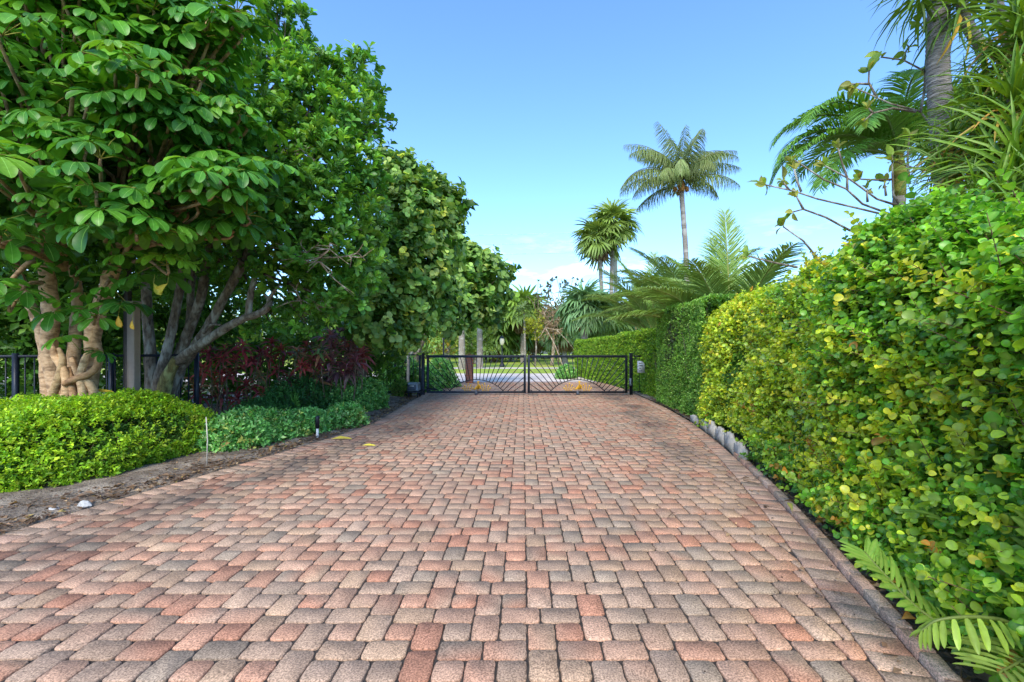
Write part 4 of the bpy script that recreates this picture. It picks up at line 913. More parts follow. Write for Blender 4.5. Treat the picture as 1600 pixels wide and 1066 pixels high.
# ================================================================== SEA GRAPE TREES
def sea_grape(label, CL, trunkP, hub, dens, leaf, wts, r0=.14):
    t = thing('sea_grape_tree', label, 'tree', (trunkP[0][0], trunkP[0][1], 0), group='sea grape trees by the gate')
    g = Geo()
    for k in range(4):
        j = np.array([rng.normal(0, .25), rng.normal(0, .25), 0]); g.tube([np.array(trunkP[0]) + j * .5, np.array(trunkP[1]) + j, hub[k % len(hub)]], [r0, r0 * .75, r0 * .45], 8, (1, 1, 1), sub=6, knob=.05)
    g.build('trunk', BARK, t)
    g = Geo(); limbs(g, CL, hub, .05, 1, (1.1, 1.0, .9)); g.build('limbs', BARK, t)
    P, D = ball_points(CL, dens, .25, .55, .35); cc = pick([(.19, .36, .06), (.28, .47, .10), (.13, .27, .05), (.46, .60, .16), (.62, .64, .07)], wts, len(P), .2)
    g = Geo(); shoots(g, P, D, rng.uniform(.2, .45, len(P)), 6, leaf, T_ROUND, cc, None, flat=.35, up=.2, spread=1, lj=.22, mid=(.25, .30, .10), tipc=.6); g.build('crown', LEAF, t)
    g = Geo(); Q, E = ball_points(CL, dens * .6, 0, .6); shoots(g, Q, E, .3, 5, leaf * 1.1, T_ROUND2, pick(G_DEEP, [1, 1, .6, 1], len(Q)), None); g.build('inner_foliage', LEAF, t)
CL1 = [(610, 268, 12.5, 26), (640, 288, 12.5, 30), (670, 303, 13, 28), (698, 318, 13, 25), (720, 328, 13.3, 14), (690, 345, 13, 28), (650, 330, 12, 40), (610, 330, 12, 45), (680, 370, 13, 33), (640, 390, 12, 45), (600, 400, 11.5, 45), (690, 400, 13.5, 28), (660, 430, 12.5, 42), (610, 450, 11.5, 45),
       (640, 480, 12, 40), (590, 500, 11, 36), (680, 465, 13.5, 32), (610, 515, 11.3, 28), (645, 515, 12, 26), (575, 450, 11, 40), (690, 505, 13.5, 22), (562, 512, 10.8, 20), (592, 243, 12.4, 16), (628, 262, 12.4, 14), (655, 275, 12.6, 12)]
sea_grape('sea grape tree with round leaves left of the gate, behind the purple ti plant', CL1, [at(562, 640, 12.9) * [1, 1, 0] + [0, 0, -.05], at(575, 520, 12.6)], [at(625, 430, 12.3), at(650, 400, 12.4), at(610, 470, 12)], 15, .145, [3, 3, 2, 1.3, .3])
CL2 = [(715, 398, 19, 20), (740, 405, 19, 18), (765, 415, 19.5, 18), (783, 430, 20, 13), (795, 424, 20, 7), (730, 430, 19, 26), (760, 450, 19, 26), (785, 462, 20, 12), (720, 460, 18.5, 26), (750, 480, 19, 24), (772, 484, 19.5, 14), (715, 495, 18.5, 22), (745, 503, 19, 15), (768, 500, 19.5, 10), (700, 440, 18, 28), (700, 485, 18, 24), (712, 378, 19, 12), (758, 402, 19.2, 10)]
sea_grape('dark sea grape tree overhanging the drive beyond the left gate', CL2, [at(640, 600, 18.8) * [1, 1, 0] + [0, 0, -.05], at(655, 530, 18.8)], [at(715, 470, 18.8), at(735, 450, 19)], 8.5, .21, [3, 2.4, 3, .8, .1], .12)

# ================================================================== DENSE TREES BEHIND THE LEFT SIDE
def dense_tree(label, CL, base, hub, dens, leaf, pal, wts, group='dense trees behind the left bed'):
    t = thing('dense_tree', label, 'tree', (base[0], base[1], 0), group=group)
    g = Geo(); g.tube([(base[0], base[1], -.05), (np.array(base) + hub) / 2 + [.1, 0, .2], hub], [.16, .13, .09], 8, sub=5, knob=.05); g.build('trunk', BARK, t)
    P, D = ball_points(CL, dens, .0, .6, .3); g = Geo(); shoots(g, P, D, .4, 6, leaf, T_OVAL2, pick(pal, wts, len(P), .2), None, up=.2); g.build('crown', LEAF, t)
DK = [(.08, .20, .025), (.11, .26, .03), (.06, .15, .022), (.19, .35, .045)]
dense_tree('dense dark tree behind the navy fence and umbrella tree', [(0, 420, 9.6, 90), (80, 470, 10, 75), (0, 540, 9.8, 60), (90, 565, 10.2, 45), (-60, 470, 9.5, 90), (160, 500, 10.2, 60), (150, 570, 10.4, 42), (150, 380, 10, 80), (40, 300, 9.8, 100), (0, 605, 9.8, 40), (60, 615, 10, 32)], (-10.2, 10.4, 0), at(70, 450, 10), 24, .15, DK, [3, 2, 2, .6])
dense_tree('dense dark tree behind the splayed evergreen trunks', [(230, 520, 11.5, 60), (300, 480, 11.6, 60), (220, 420, 11.4, 70), (320, 560, 12, 55), (250, 590, 12, 40), (370, 520, 12, 50), (380, 590, 12.4, 42), (330, 420, 11.6, 60), (310, 610, 12.2, 30), (200, 590, 12, 40)], (-9.4, 12.2, 0), at(290, 480, 11.8), 19, .16, DK, [3, 2, 2, .5])
dense_tree('dense dark tree behind the dark red ti plants', [(430, 540, 13.5, 45), (480, 530, 13.4, 45), (450, 590, 13.8, 36), (520, 570, 14, 40), (560, 560, 14, 36), (410, 600, 13.5, 30), (500, 610, 14, 26), (590, 570, 14.2, 30), (540, 500, 13.8, 45), (600, 540, 14, 34)], (-6.8, 14, 0), at(500, 500, 13.8), 16, .17, DK, [3, 2.4, 2, .9])

# ================================================================== PALMS
def coconut(label, foot, top, r0, r1, specs, L_, ll, nl, col, group, bend=(0, 0), droopk=1.0, lw=1.0, cat='palm', name='coconut_palm', fruit=False, hang=.35):
    t = thing(name, label, cat, (foot[0], foot[1], 0), group=group)
    f = np.array([foot[0], foot[1], -.08]); top = np.array(top); b = np.array([bend[0], bend[1], 0])
    P = [f, f * .7 + top * .3 + b * .7, f * .35 + top * .65 + b, top]; palm_trunk(t, P, [r0 * 1.5, r0, (r0 + r1) / 2, r1], sub=16)
    g = Geo(); g.tube([top - [0, 0, .25], top, top + [0, 0, .5]], [r1 * 1.1, r1 * 1.5, r1 * .5], 10, (1.0, .75, .45), sub=4, knob=.12)
    if fruit:
        for k in range(4):
            a = k * 1.6; c = top + np.array([math.sin(a) * .26, math.cos(a) * .26, -.22 + .06 * (k % 2)]); g.lathe([(0, -.13), (.07, -.1), (.1, 0), (.07, .1), (0, .13)], c, 8, (.75, .6, .3))
    g.build('crownshaft', TANBARK, t)
    for (az, el, k, d) in specs:
        g = Geo(); az = math.radians(az + rng.normal(0, 9)); el = math.radians(el + rng.normal(0, 6)); k = k * rng.uniform(.86, 1.1); d = d * rng.uniform(.8, 1.2)
        frond(g, top + np.array([0, 0, .12]) + .06 * rnd(1)[0], az, el, L_ * k, d * droopk, nl, ll, col * np.exp(rng.normal(0, .12)), lw, hang * rng.uniform(.6, 1.2), .05, mid=(.3, .33, .1), sway=rng.normal(.12, .18)); g.build('frond', PALM, t)
    return t
CG = np.array([.135, .195, .055])
top = at(1064, 290, 20); foot = (xat(1076, 20), 20)
sp = [(-92, 58, 1.05, 1.75), (-78, 72, 1.05, 1.5), (-103, 40, 1.05, 1.7), (-88, 22, 1.0, 1.4), (88, 60, 1.05, 1.7), (75, 74, 1.05, 1.35), (95, 40, 1.1, 1.35), (99, 20, 1.0, 1.15),
    (-50, 76, 1, 1.7), (40, 78, 1, 1.6), (170, 68, 1, 2.0), (-160, 60, 1, 2.1), (150, 48, .95, 1.9), (-140, 40, .95, 1.9), (0, 82, 1, 1.0), (12, 52, 1, 1.7), (-30, 48, 1, 1.7), (120, 66, 1, 1.8), (-118, 66, 1, 1.8), (-98, -12, .85, .75), (60, 84, .9, .8), (-120, 82, .95, .9), (180, 84, .9, .8), (-62, 60, 1, 1.9), (70, 36, 1, 1.7)]
coconut('tall coconut palm with a full green crown standing alone against the sky', foot, top, .115, .10, sp, 2.85, .78, 62, CG, None, bend=(.10, 0), fruit=True, lw=.55, hang=1.5)

def young(label, base, specs, L_, ll, nl, col, lw=1.2, h0=.6, hang=.12):
    t = thing('young_coconut_palm', label, 'palm', (base[0], base[1], 0), group='young coconut palms behind the hedges')
    b = np.array([base[0], base[1], -.05]); c = np.array([base[0], base[1], h0]); palm_trunk(t, [b, (b + c) / 2, c], [.16, .15, .11], sub=6)
    for (az, el, k, d) in specs:
        g = Geo(); frond(g, c + .05 * rnd(1)[0], math.radians(az + rng.normal(0, 3)), math.radians(el), L_ * k, d, nl, ll, col * np.exp(rng.normal(0, .13)), lw, hang * .35, .25, fwd=.95, bare=.16, stem=(.34, .36, .09), sr=.032, mid=(.34, .36, .10)); g.build('frond', PALM, t)
YG = np.array([.19, .33, .07])
def ring_specs(n, e0, e1, k=1., d=1., seed=0):
    r = np.random.default_rng(seed); return [((i * 137.5 + r.normal(0, 8)) % 360, e0 + (e1 - e0) * i / n + r.normal(0, 3), k * r.uniform(.88, 1.05), d * r.uniform(.8, 1.2) * (1.25 - .6 * (e0 + (e1 - e0) * i / n) / 90)) for i in range(n)]
young('young coconut palm with one broad upright frond above the hedge', (xat(1143, 13), 13), [(2, 86, 1.02, .12), (-10, 80, .9, .3)] + ring_specs(20, 30, 78, .95, 1.1, 3), 4.3, 1.0, 110, YG, .50, 1.2, .25)
young('young coconut palm leaning fronds over the squared hedge', (xat(1082, 22), 22), ring_specs(24, 30, 80, 1, 1.25, 5), 4.9, 1.1, 100, YG * [.95, .93, 1], .52, 2.3, .35)
young('young coconut palm behind the lower bright hedge', (xat(1018, 26), 26), [(-60, 78, 1, .5), (20, 84, 1, .3), (75, 74, 1, .5)] + ring_specs(20, 34, 78, 1, 1.15, 7), 5.0, 1.1, 96, YG, .52, 2.2, .35)
young('young coconut palm with low broad fronds right at the hedge top', (xat(1022, 21), 21), [(-40, 74, 1, .3), (30, 70, 1, .25), (-80, 62, 1, .6), (80, 62, 1, .6), (170, 65, .9, .8), (0, 82, .9, .3), (-120, 66, .9, .7)], 2.7, .75, 70, YG * [1.1, 1.15, .9], .9, 2.0)

# fan palms ------------------------------------------------------
def fan_palm(name, label, foot, top, r0, n, r, pet, col, group, skirt=0, seg=22, droop=.35, lean=0, lo=-.6, trunkmat=PTRUNK, lw=1.7):
    t = thing(name, label, 'palm', (foot[0], foot[1], 0), group=group); f = np.array([foot[0], foot[1], -.08]); top = np.array(top)
    palm_trunk(t, [f, f * .5 + top * .5 + [lean, 0, 0], top], [r0 * 1.25, r0, r0 * .85], sub=20, mat=trunkmat)
    g = Geo()
    for k in range(n):
        z = 1 - (k + .5) / n * (1 - lo); a = k * 2.4 + rng.normal(0, .2); q = math.sqrt(max(0, 1 - z * z)); d = np.array([q * math.sin(a), q * math.cos(a), z])
        L_ = pet * rng.uniform(.8, 1.15); h = top + d * L_; g.tube([top, (top + h) / 2 + [0, 0, .05], h], [.03, .022, .014], 4, (.22, .27, .07), cap=False)
        fan(g, h, unit(d + np.array([0, 0, -.18])), unit(np.array([0, 0, 1.]) + d * .2 + .25 * rnd(1)[0]), r * rng.uniform(.85, 1.1), np.array(col) * np.exp(rng.normal(0, .15)), seg, 2.2, droop, lw)
    g.build('crown', PALM, t)
    if skirt:
        g = Geo()
        for k in range(skirt):
            a = k * 2.4; d = np.array([math.sin(a) * .55, math.cos(a) * .55, -1 + rng.normal(0, .15)]); h = top + d * pet * .5 + [0, 0, -.1]
            g.tube([top, h], [.025, .014], 4, (.25, .16, .08), cap=False); fan(g, h, unit(d), unit(np.array([math.sin(a), math.cos(a), .4])), r * .75, np.array((.22, .14, .075)) * np.exp(rng.normal(0, .25)), 12, 1.0, .6, 2.4)
        g.build('dead_skirt', DRY, t)
    return t
fan_palm('fan_palm', 'taller of two slim fan palms beside the pale utility pole', (xat(952, 35), 35), at(958, 350, 35), .16, 24, 1.5, 1.05, (.21, .30, .055), 'pair of slim fan palms', 12, lo=-.75, droop=.3)
fan_palm('fan_palm', 'lower left of two slim fan palms beside the pale utility pole', (xat(946, 34.5), 34.5), at(936, 374, 34.5), .15, 22, 1.45, 1.05, (.20, .29, .055), 'pair of slim fan palms', 12, lo=-.75, droop=.35)
fan_palm('fan_palm', 'broad blue green fan palm with drooping fans at the far hedge end', (xat(912, 29), 29), at(914, 482, 29), .22, 40, 1.25, 1.0, (.17, .30, .12), None, 14, seg=24, lo=-.75, droop=.55)
k_ = 0
for (u, v, Y, r, c, lab) in ((697, 515, 46, 1.5, (.09, .17, .03), 'sabal palm seen just left of the two grey trunks'), (770, 530, 50, 1.6, (.10, .17, .035), 'sabal palm with brown skirt behind the street lamp'), (800, 512, 52, 1.7, (.11, .18, .035), 'sabal palm with brown skirt right of the street lamp'), (817, 486, 48, 1.6, (.13, .20, .03), 'tallest far sabal palm, above the gap between the gates'), (835, 520, 54, 1.6, (.10, .17, .035), 'short sabal palm beneath the tallest far palm'), (882, 515, 44, 1.4, (.10, .16, .05), 'sabal palm tucked left of the broad blue green fan palm'), (945, 505, 33, 1.3, (.12, .19, .05), 'sabal palm between the broad blue green fan palm and the slim pair'), (740, 520, 56, 1.8, (.09, .16, .03), 'sabal palm between the two grey trunks')):
    fan_palm('sabal_palm', lab, (xat(u, Y), Y), at(u, v, Y), .22, 30, r * 1.25, r, np.array(c) * 1.6, 'sabal palms across the road', 22, seg=16, droop=.5, lw=2.3, lo=-.6)
# grey palm trunks whose crowns rise into the sea grape
for (u, Y, r, lab) in ((722, 33, .20, 'left of two pale grey palm trunks across the road'), (750, 35, .19, 'right of two pale grey palm trunks across the road')):
    tp = at(u - 1, 455, Y); fan_palm('grey_palm', lab, (xat(u, Y), Y), tp, r, 22, 1.3, 1.0, (.09, .15, .04), 'pale grey palm trunks across the road', 0, seg=16)
t = fan_palm('slender_palm', 'slender thin trunked palm behind the gap between the gates', (xat(821, 42), 42), at(819, 490, 42), .09, 14, .9, .7, (.12, .19, .04), None, 0, seg=14)
# far woodland edge, a mass
g = Geo(); CLF = []
for u in range(520, 1160, 17): CLF.append((u + rng.normal(0, 6), 519 + rng.normal(0, 10), 70 + rng.uniform(-5, 6), rng.uniform(20, 31)))
for u in range(780, 960, 15): CLF.append((u + rng.normal(0, 4), 508 + rng.normal(0, 7), 60 + rng.uniform(-2, 3), rng.uniform(15, 21)))
for u in range(640, 1000, 26): CLF.append((u, 552 + rng.normal(0, 4), 62, 11))
for u in range(-900, 520, 60): CLF.append((u, 520 + rng.normal(0, 12), 66, 46))
for u in range(1160, 2500, 60): CLF.append((u, 515 + rng.normal(0, 12), 66, 46))
P, D = ball_points(CLF, 3.4, .1, .5); shoots(g, P, D, .8, 6, .42, T_OVAL2, pick([(.15, .25, .04), (.22, .31, .05), (.10, .17, .035), (.32, .34, .05), (.24, .16, .07)], [3, 3, 2, 1, .6], len(P), .2), None)
tag(g.build('woodland', LEAF), kind='stuff')
def round_tree(name, label, CL, base, hub, dens, leaf, pal, wts, cat='tree', sub=None, barkcol=(1, 1, 1), T=T_OVAL2, group=None, rt=.14):
    t = thing(name, label, cat, (base[0], base[1], 0), group=group)
    g = Geo(); g.tube([(base[0], base[1], -.05), (np.array(base) + hub) / 2 + [.1, 0, 0], hub], [rt * 1.2, rt, rt * .6], 8, barkcol, sub=5, knob=.05); g.build('trunk', BARK, t)
    g = Geo(); limbs(g, CL, [hub], rt * .45, 1, barkcol); g.build('limbs', BARK, t)
    P, D = ball_points(CL, dens, .15, .6, .3); g = Geo(); shoots(g, P, D, leaf * 2.5, 6, leaf, T, pick(pal, wts, len(P), .2), None); g.build('crown', LEAF, t)
round_tree('flowering_tree', 'yellow green leafy tree with orange tints seen through the left gate', [(690, 525, 40, 13), (708, 520, 41, 14), (700, 545, 40, 11), (680, 545, 39, 10), (715, 540, 41, 10)], (xat(700, 40), 40, 0), at(700, 545, 40), 7, .22, [(.20, .26, .035), (.30, .30, .03), (.38, .24, .03), (.14, .22, .03)], [3, 2, 1, 2])
round_tree('broadleaf_tree', 'bright green leafy tree between the two grey trunks', [(735, 535, 44, 14), (755, 528, 45, 14), (740, 552, 44, 10), (765, 548, 45, 10)], (xat(742, 44), 44, 0), at(744, 548, 44), 7, .24, [(.12, .20, .03), (.18, .25, .035), (.08, .15, .03)], [3, 2, 2])
round_tree('vine_covered_tree', 'half dead brown tree with tangled branches and a yellow green side', [(858, 500, 40, 17), (872, 512, 39, 14), (848, 515, 40, 14), (868, 490, 40, 13)], (xat(862, 40), 40, 0), at(864, 520, 40), 4.5, .2, [(.30, .20, .12), (.24, .16, .10), (.36, .26, .17), (.18, .19, .06)], [3, 3, 2, 1], barkcol=(1.5, 1.3, 1.1))
round_tree('yellow_shrub', 'yellow green bush clothing the left side of the brown tree', [(833, 505, 39, 10), (838, 515, 39, 10), (842, 497, 39.5, 8), (832, 520, 39, 8)], (xat(836, 39), 39, 0), at(836, 518, 39), 10, .16, [(.36, .36, .025), (.28, .31, .03), (.18, .24, .03)], [3, 2, 1], cat='bush', rt=.07)
# tangled pale branches of the brown tree
def bare_tree(name, label, base, lines, Y, r, leafpal, nleaf, leaf, col, mat=BARK, T=T_OVAL2, leafat=None, cat='tree', group=None, foot=True):
    t = thing(name, label, cat, (base[0], base[1], 0), group=group); g = Geo()
    if foot:
        e = at(*lines[0][0][:2], lines[0][0][2] if len(lines[0][0]) > 2 else Y); g.tube([(base[0], base[1], -.05), (np.array([base[0], base[1], 0]) + e) / 2 + [.08, 0, .1], e], [r * 1.6, r * 1.4, r], 8, col, sub=6, knob=.04)
    ends = []
    for ln in lines:
        P = [at(p[0], p[1], p[2] if len(p) > 2 else Y) for p in ln]; g.tube(P, np.linspace(r, r * .55, len(P)), 7, col, sub=1, knob=.04); ends.append((P[-1], unit(P[-1] - P[-2]), P))
    g.build('trunk', mat, t)
    g = Geo()
    for (e, d, P) in ends:
        n = nleaf; ref = rnd(n); ax = d * .6 + unit(ref) * .75 + np.array([0, 0, -.1])
        g.inst(T, e + rnd(n) * leaf * .15, frames(ax, rnd(n) + np.array([0, 0, .6])), leaf * np.exp(rng.normal(0, .25, n)), pick(leafpal, [1] * len(leafpal), n, .2))
    g.build('leaves', LEAF, t); return t
tw = []
for k in range(46):
    u0, v0 = rng.uniform(835, 895), rng.uniform(452, 500); a = rng.uniform(-2.6, -.5); l = rng.uniform(10, 26)
    tw.append([(u0, v0 + 14), (u0 + l * .5 * math.cos(a), v0 + l * .5 * math.sin(a) + 4), (u0 + l * math.cos(a), v0 + l * math.sin(a))])
bare_tree('thin_leaved_tree', 'nearly bare tree with sparse leaves over the brown tree', (xat(873, 42), 42), [[(868, 515), (870, 490), (880, 460), (884, 440)], [(872, 480), (862, 465), (852, 455)], [(870, 490), (850, 475), (838, 462)], [(878, 465), (890, 455), (900, 446)]] + tw, 42, .035, [(.09, .12, .04), (.14, .15, .06), (.07, .09, .04)], 9, .24, (.9, .75, .65))
bare_tree('dead_tree', 'tangle of pale dead branches hanging over the far hedge end', (xat(880, 37), 37), [[(852, 512), (870, 516), (884, 530), (900, 550)], [(852, 512), (862, 500), (878, 500)], [(852, 512), (845, 525), (838, 530)], [(870, 516), (885, 512), (896, 520)], [(858, 500), (850, 490), (856, 482)]], 37, .036, [(.28, .2, .13)], 4, .2, (1.7, 1.5, 1.3))

# pale utility pole and wires
t = thing('utility_pole', 'pale concrete utility pole right of the slim fan palms', 'utility pole', (xat(962, 38), 38, 0))
g = Geo(); g.tube([(xat(962, 38), 38, -.1), (xat(962, 38), 38, 11.4)], [.19, .13], 10, sub=6); g.build('shaft', CONC, t)
g = Geo(); g.box((xat(962, 38) - .06, 37.1, 11.0), (xat(962, 38) + .06, 38.9, 11.12)); g.build('crossarm', CONC, t, False)
p0 = np.array([xat(962, 38), 38.0, 11.1])
for k, (lab, dz) in enumerate((('highest thin overhead wire reaching the pale utility pole', .06), ('middle thin overhead wire reaching the pale utility pole', -.75), ('lowest thin overhead wire reaching the pale utility pole', -1.6))):
    a = p0 + [0, 0, dz]; b = a + np.array([-45, 6.0, .8 * 0 + 1.8]); g = Geo(); s_ = np.linspace(0, 1, 24)[:, None]; g.tube(a * (1 - s_) + b * s_ + np.array([0, 0, -1.]) * (4 * s_ * (1 - s_)) * .55, .018, 5, (.6, .65, .7)); tag(g.build('power_line', CONC), lab, 'wire', 'overhead wires')

# ================================================================== RIGHT: PLANTS RISING OVER THE HEDGE
# Christmas palm
c0 = at(1405, 248, 7.0); AG = np.array([.17, .38, .045])
t = thing('christmas_palm', 'arching dark green feather palm behind the right hedge', 'palm', (c0[0], c0[1], 0))
f = np.array([c0[0], c0[1], -.05]); palm_trunk(t, [f, (f + c0) / 2, c0 - [0, 0, .55]], [.10, .085, .08], sub=18)
g = Geo(); g.tube([c0 - [0, 0, .58], c0 - [0, 0, .2], c0 + [0, 0, .1]], [.085, .095, .04], 10, (.5, .75, .25), sub=4); g.build('crownshaft', TANBARK, t)
for (az, el, k, d, sw) in ((-95, 30, 1.05, 1.9, .1), (-82, 55, 1.15, 2.2, -.1), (-110, 8, .95, 1.5, .1), (-60, 68, 1, 1.9, 0), (20, 75, 1, 1.6, 0), (80, 58, 1.05, 2.0, 0), (95, 30, 1, 1.8, 0), (60, 40, 1, 1.8, 0), (-25, 45, 1, 1.9, 0), (150, 60, .9, 1.9, 0), (-150, 60, 1, 2.0, 0), (-130, 38, 1, 1.9, 0), (120, 40, 1, 1.8, 0), (-88, 42, 1.1, 2.1, .1), (-70, 40, 1.1, 2.2, 0), (40, 65, 1, 1.9, 0), (-100, 65, 1.1, 2.4, 0), (0, 50, 1, 2.1, 0), (100, 70, 1, 2.1, 0)):
    g = Geo(); frond(g, c0 + .03 * rnd(1)[0], math.radians(az), math.radians(el + 7), 1.95 * k, d, 84, .50, AG * np.exp(rng.normal(0, .12)), .75, .22, .40, fwd=.8, bare=.1, stem=(.20, .30, .07), sr=.02, sway=sw, mid=(.2, .32, .07)); g.build('frond', PALM, t)
# frangipani
def bl(s): return [(1150 + x / 3.135, y / 3.135) for x, y in s]
FR = [bl([(900, 1150), (760, 1060), (595, 1020), (400, 975), (280, 935), (140, 905)]), bl([(840, 1080), (620, 1000), (540, 925), (430, 880), (280, 780)]), bl([(545, 930), (545, 870), (520, 800), (500, 725)]), bl([(800, 1010), (690, 975), (560, 880), (430, 810)]),
      bl([(1010, 720), (960, 620), (900, 545), (760, 510), (580, 430)]), bl([(905, 545), (925, 430), (925, 350), (820, 295), (710, 280)]), bl([(820, 295), (825, 270), (835, 252)]), bl([(690, 480), (650, 405), (652, 345)]), bl([(655, 412), (600, 410), (560, 415)]), bl([(880, 548), (770, 530), (670, 555), (625, 595)]), bl([(670, 555), (650, 530)]),
      bl([(320, 940), (300, 890), (285, 830)]), bl([(260, 930), (225, 885)]), bl([(560, 1130), (440, 1065), (330, 1025), (275, 1040)]), bl([(330, 1025), (295, 960)]), bl([(420, 1290), (330, 1180), (230, 1110)]), bl([(300, 1310), (200, 1290), (60, 1255)]), bl([(840, 1080), (770, 950), (765, 760)]), bl([(925, 350), (945, 310), (935, 330)]), bl([(960, 190), (925, 150), (895, 110)]),
      bl([(1010, 720), (1060, 560), (1110, 530), (1040, 465)]), bl([(960, 840), (860, 820), (775, 790)]), bl([(760, 880), (690, 882), (610, 878)]), bl([(735, 960), (728, 900)]), bl([(645, 990), (640, 930)]), bl([(850, 900), (840, 780), (850, 660)])]
bare_tree('frangipani_tree', 'frangipani with thick bare grey branches and small leaf tips over the hedge', (at(1440, 400, 5.6)[0], 5.6), FR, 5.5, .0145, [(.20, .32, .05), (.28, .38, .06), (.36, .36, .08)], 6, .115, (1.15, 1.15, 1.12), T=T_OVAL)
# ringed-trunk dragon tree with strap-leaved heads
t = thing('dragon_tree', 'dragon tree with thick ringed trunk rising out of the top right frame', 'tree', (at(1490, 500, 5.2)[0], 5.2, 0))
Yd = 5.2; m = Yd / F
def ringed(name, pts, rad, par): 
    P = [at(*p) for p in pts]; g = Geo(); Q = smooth(P, 60); r = np.interp(np.linspace(0, 1, len(Q)), np.linspace(0, 1, len(rad)), rad) * m
    ph = np.cumsum(rng.uniform(.8, 1.2, len(Q))) ; g.tube(Q, r * (1 + .045 * np.sin(ph * 1.9)), 14, (1.0, .98, .96), knob=.018); return g.build(name, RINGED, par)
ringed('trunk', [(1494, 640, 5.25), (1488, 420, 5.2), (1478, 250, 5.2), (1466, 120, 5.2), (1467, 0, 5.2), (1474, -110, 5.2)], [19, 18, 17, 15, 14, 12], t)
ringed('branch', [(1494, 470, 5.3), (1560, 330, 5.4), (1598, 160, 5.3), (1570, 95, 5.2), (1530, 66, 5.1), (1508, 30, 5.05), (1502, -6, 5.0)], [12, 11, 9, 8.5, 8, 7.5, 7], t)
ringed('branch', [(1560, 330, 5.4), (1610, 200, 5.3), (1585, 100, 5.2), (1568, 40, 5.2), (1556, 0, 5.1), (1550, -50, 5.1)], [11, 10, 8, 8, 7.5, 7], t)
def head(g, p, n, L_, col, d=(0, 0, 1), lo=-.5, lw=1.15, droop=.25, dry=0):
    d = unit(np.array(d, float)); x = unit(np.cross(d, [.1, 1, .2])); y = np.cross(d, x); a = np.arange(n) * 2.4 + rng.normal(0, .2, n); s = np.linspace(1, lo, n) + rng.normal(0, .06, n); s = np.clip(s, -1, 1); q = np.sqrt(1 - s * s)
    ax = (x * np.cos(a)[:, None] + y * np.sin(a)[:, None]) * q[:, None] + d * s[:, None] + np.array([0, 0, -1.]) * droop * rng.uniform(0, 1, (n, 1))
    sc = L_ * np.exp(rng.normal(0, .12, n)); c = pick([col, np.array(col) * [1.35, 1.2, .9], np.array(col) * .7], [3, 2, 1.5], n, .12)
    if dry: dd = rng.random(n) < dry * (s < .1) * 2; c = np.where(dd[:, None], pick([(.50, .33, .05), (.45, .24, .05), (.42, .40, .08)], [2, 1, 2], n), c)
    g.inst(T_BLADE, np.repeat([p], n, 0) - d * (.10 * (1 - s))[:, None], frames(ax, d + .3 * rnd(n)), np.stack([sc * lw, sc, sc], -1), c)
g = Geo(); DG = (.12, .23, .025)
for (u, v, Y, n, L_) in ((1474, -90, 5.2, 60, .55), (1502, -6, 5.0, 46, .5), (1552, -40, 5.1, 46, .5), (1438, -22, 5.1, 34, .45)):
    head(g, at(u, v, Y), int(n * 1.4), L_ * 1.15, DG, lo=-.8, lw=.85, droop=.35)
g.build('crown', PALM, t)
for (u, v, e, c) in ((1500, 22, (-.42, -.1, -1), (.50, .30, .03)), (1506, 25, (.12, 0, -1), (.42, .36, .04)), (1528, 60, (.1, 0, -.5), (.40, .34, .05)), (1478, -40, (-.9, -.2, .05), (.28, .32, .05))):
    p = at(u, v, 4.95); g = Geo(); g.inst(T_BLADE, p[None], frames(np.array([e]), np.array([[0, -1., .2]])), np.array([[.55, .55, .55]]), np.array([c])); g.build('yellow_blade', DRY, t)
# screw pine thicket at the right frame edge
t = thing('screw_pine', 'thicket of spiky sword leaved rosettes above the hedge at the right edge', 'shrub', (3.9, 3.4, 0))
gs = Geo(); g = Geo()
for (u, v, Y, n, L_, d) in ((1487, 216, 4.4, 40, .36, (-.4, -.3, .8)), (1478, 268, 4.3, 34, .34, (-.7, -.3, .5)), (1548, 205, 4.2, 46, .50, (-.3, -.4, .8)), (1530, 255, 4.1, 40, .46, (-.4, -.4, .6)), (1585, 160, 4.0, 50, .55, (-.2, -.3, .9)), (1600, 230, 3.9, 50, .55, (-.4, -.4, .7)), (1600, 60, 4.2, 50, .52, (-.4, -.3, .9)),
                         (1560, 300, 3.6, 36, .36, (-.1, -.5, .8)), (1625, 320, 3.5, 44, .5, (-.4, -.4, .6)), (1640, 130, 4.1, 50, .6, (-.3, -.2, .9)), (1640, 430, 3.2, 30, .42, (-.8, -.4, .3)), (1515, 170, 4.6, 34, .40, (-.3, -.2, .9)), (1575, 110, 4.5, 34, .45, (-.2, -.2, 1)), (1520, 315, 3.9, 34, .36, (-.5, -.5, .5)), (1590, 270, 3.7, 46, .6, (-.6, -.4, .5)), (1460, 245, 4.7, 30, .36, (-.7, -.2, .5)), (1610, 380, 3.2, 40, .5, (-.6, -.5, .5)), (1545, 140, 4.6, 34, .46, (-.5, -.2, .8)), (1600, 20, 4.3, 50, .6, (-.5, -.2, .7))):
    p = at(u, v, Y); head(g, p, int(n * 1.7), L_ * 1.08, (.13, .25, .022), d, -.5, .72, .12, .42)
    b = np.array([4.0 + rng.normal(0, .25), 3.6 + rng.normal(0, .4), -.04]); gs.tube([b, (b + p) / 2 + [.2, .1, 0], p - unit(np.array(d)) * .12, p], [.03, .027, .022, .02], 7, (1.5, 1.25, 1.0), sub=6, knob=.06)
g.build('foliage', PALM, t); gs.build('stems', BARK, t)

# cardboard palm (broad leaflets) at the kerb, lower right
t = thing('cardboard_palm', 'fern like cycad with broad leaflets at the kerb in the lower right corner', 'plant', (2.62, 2.02, 0))
c = np.array([2.62, 2.02, .06])

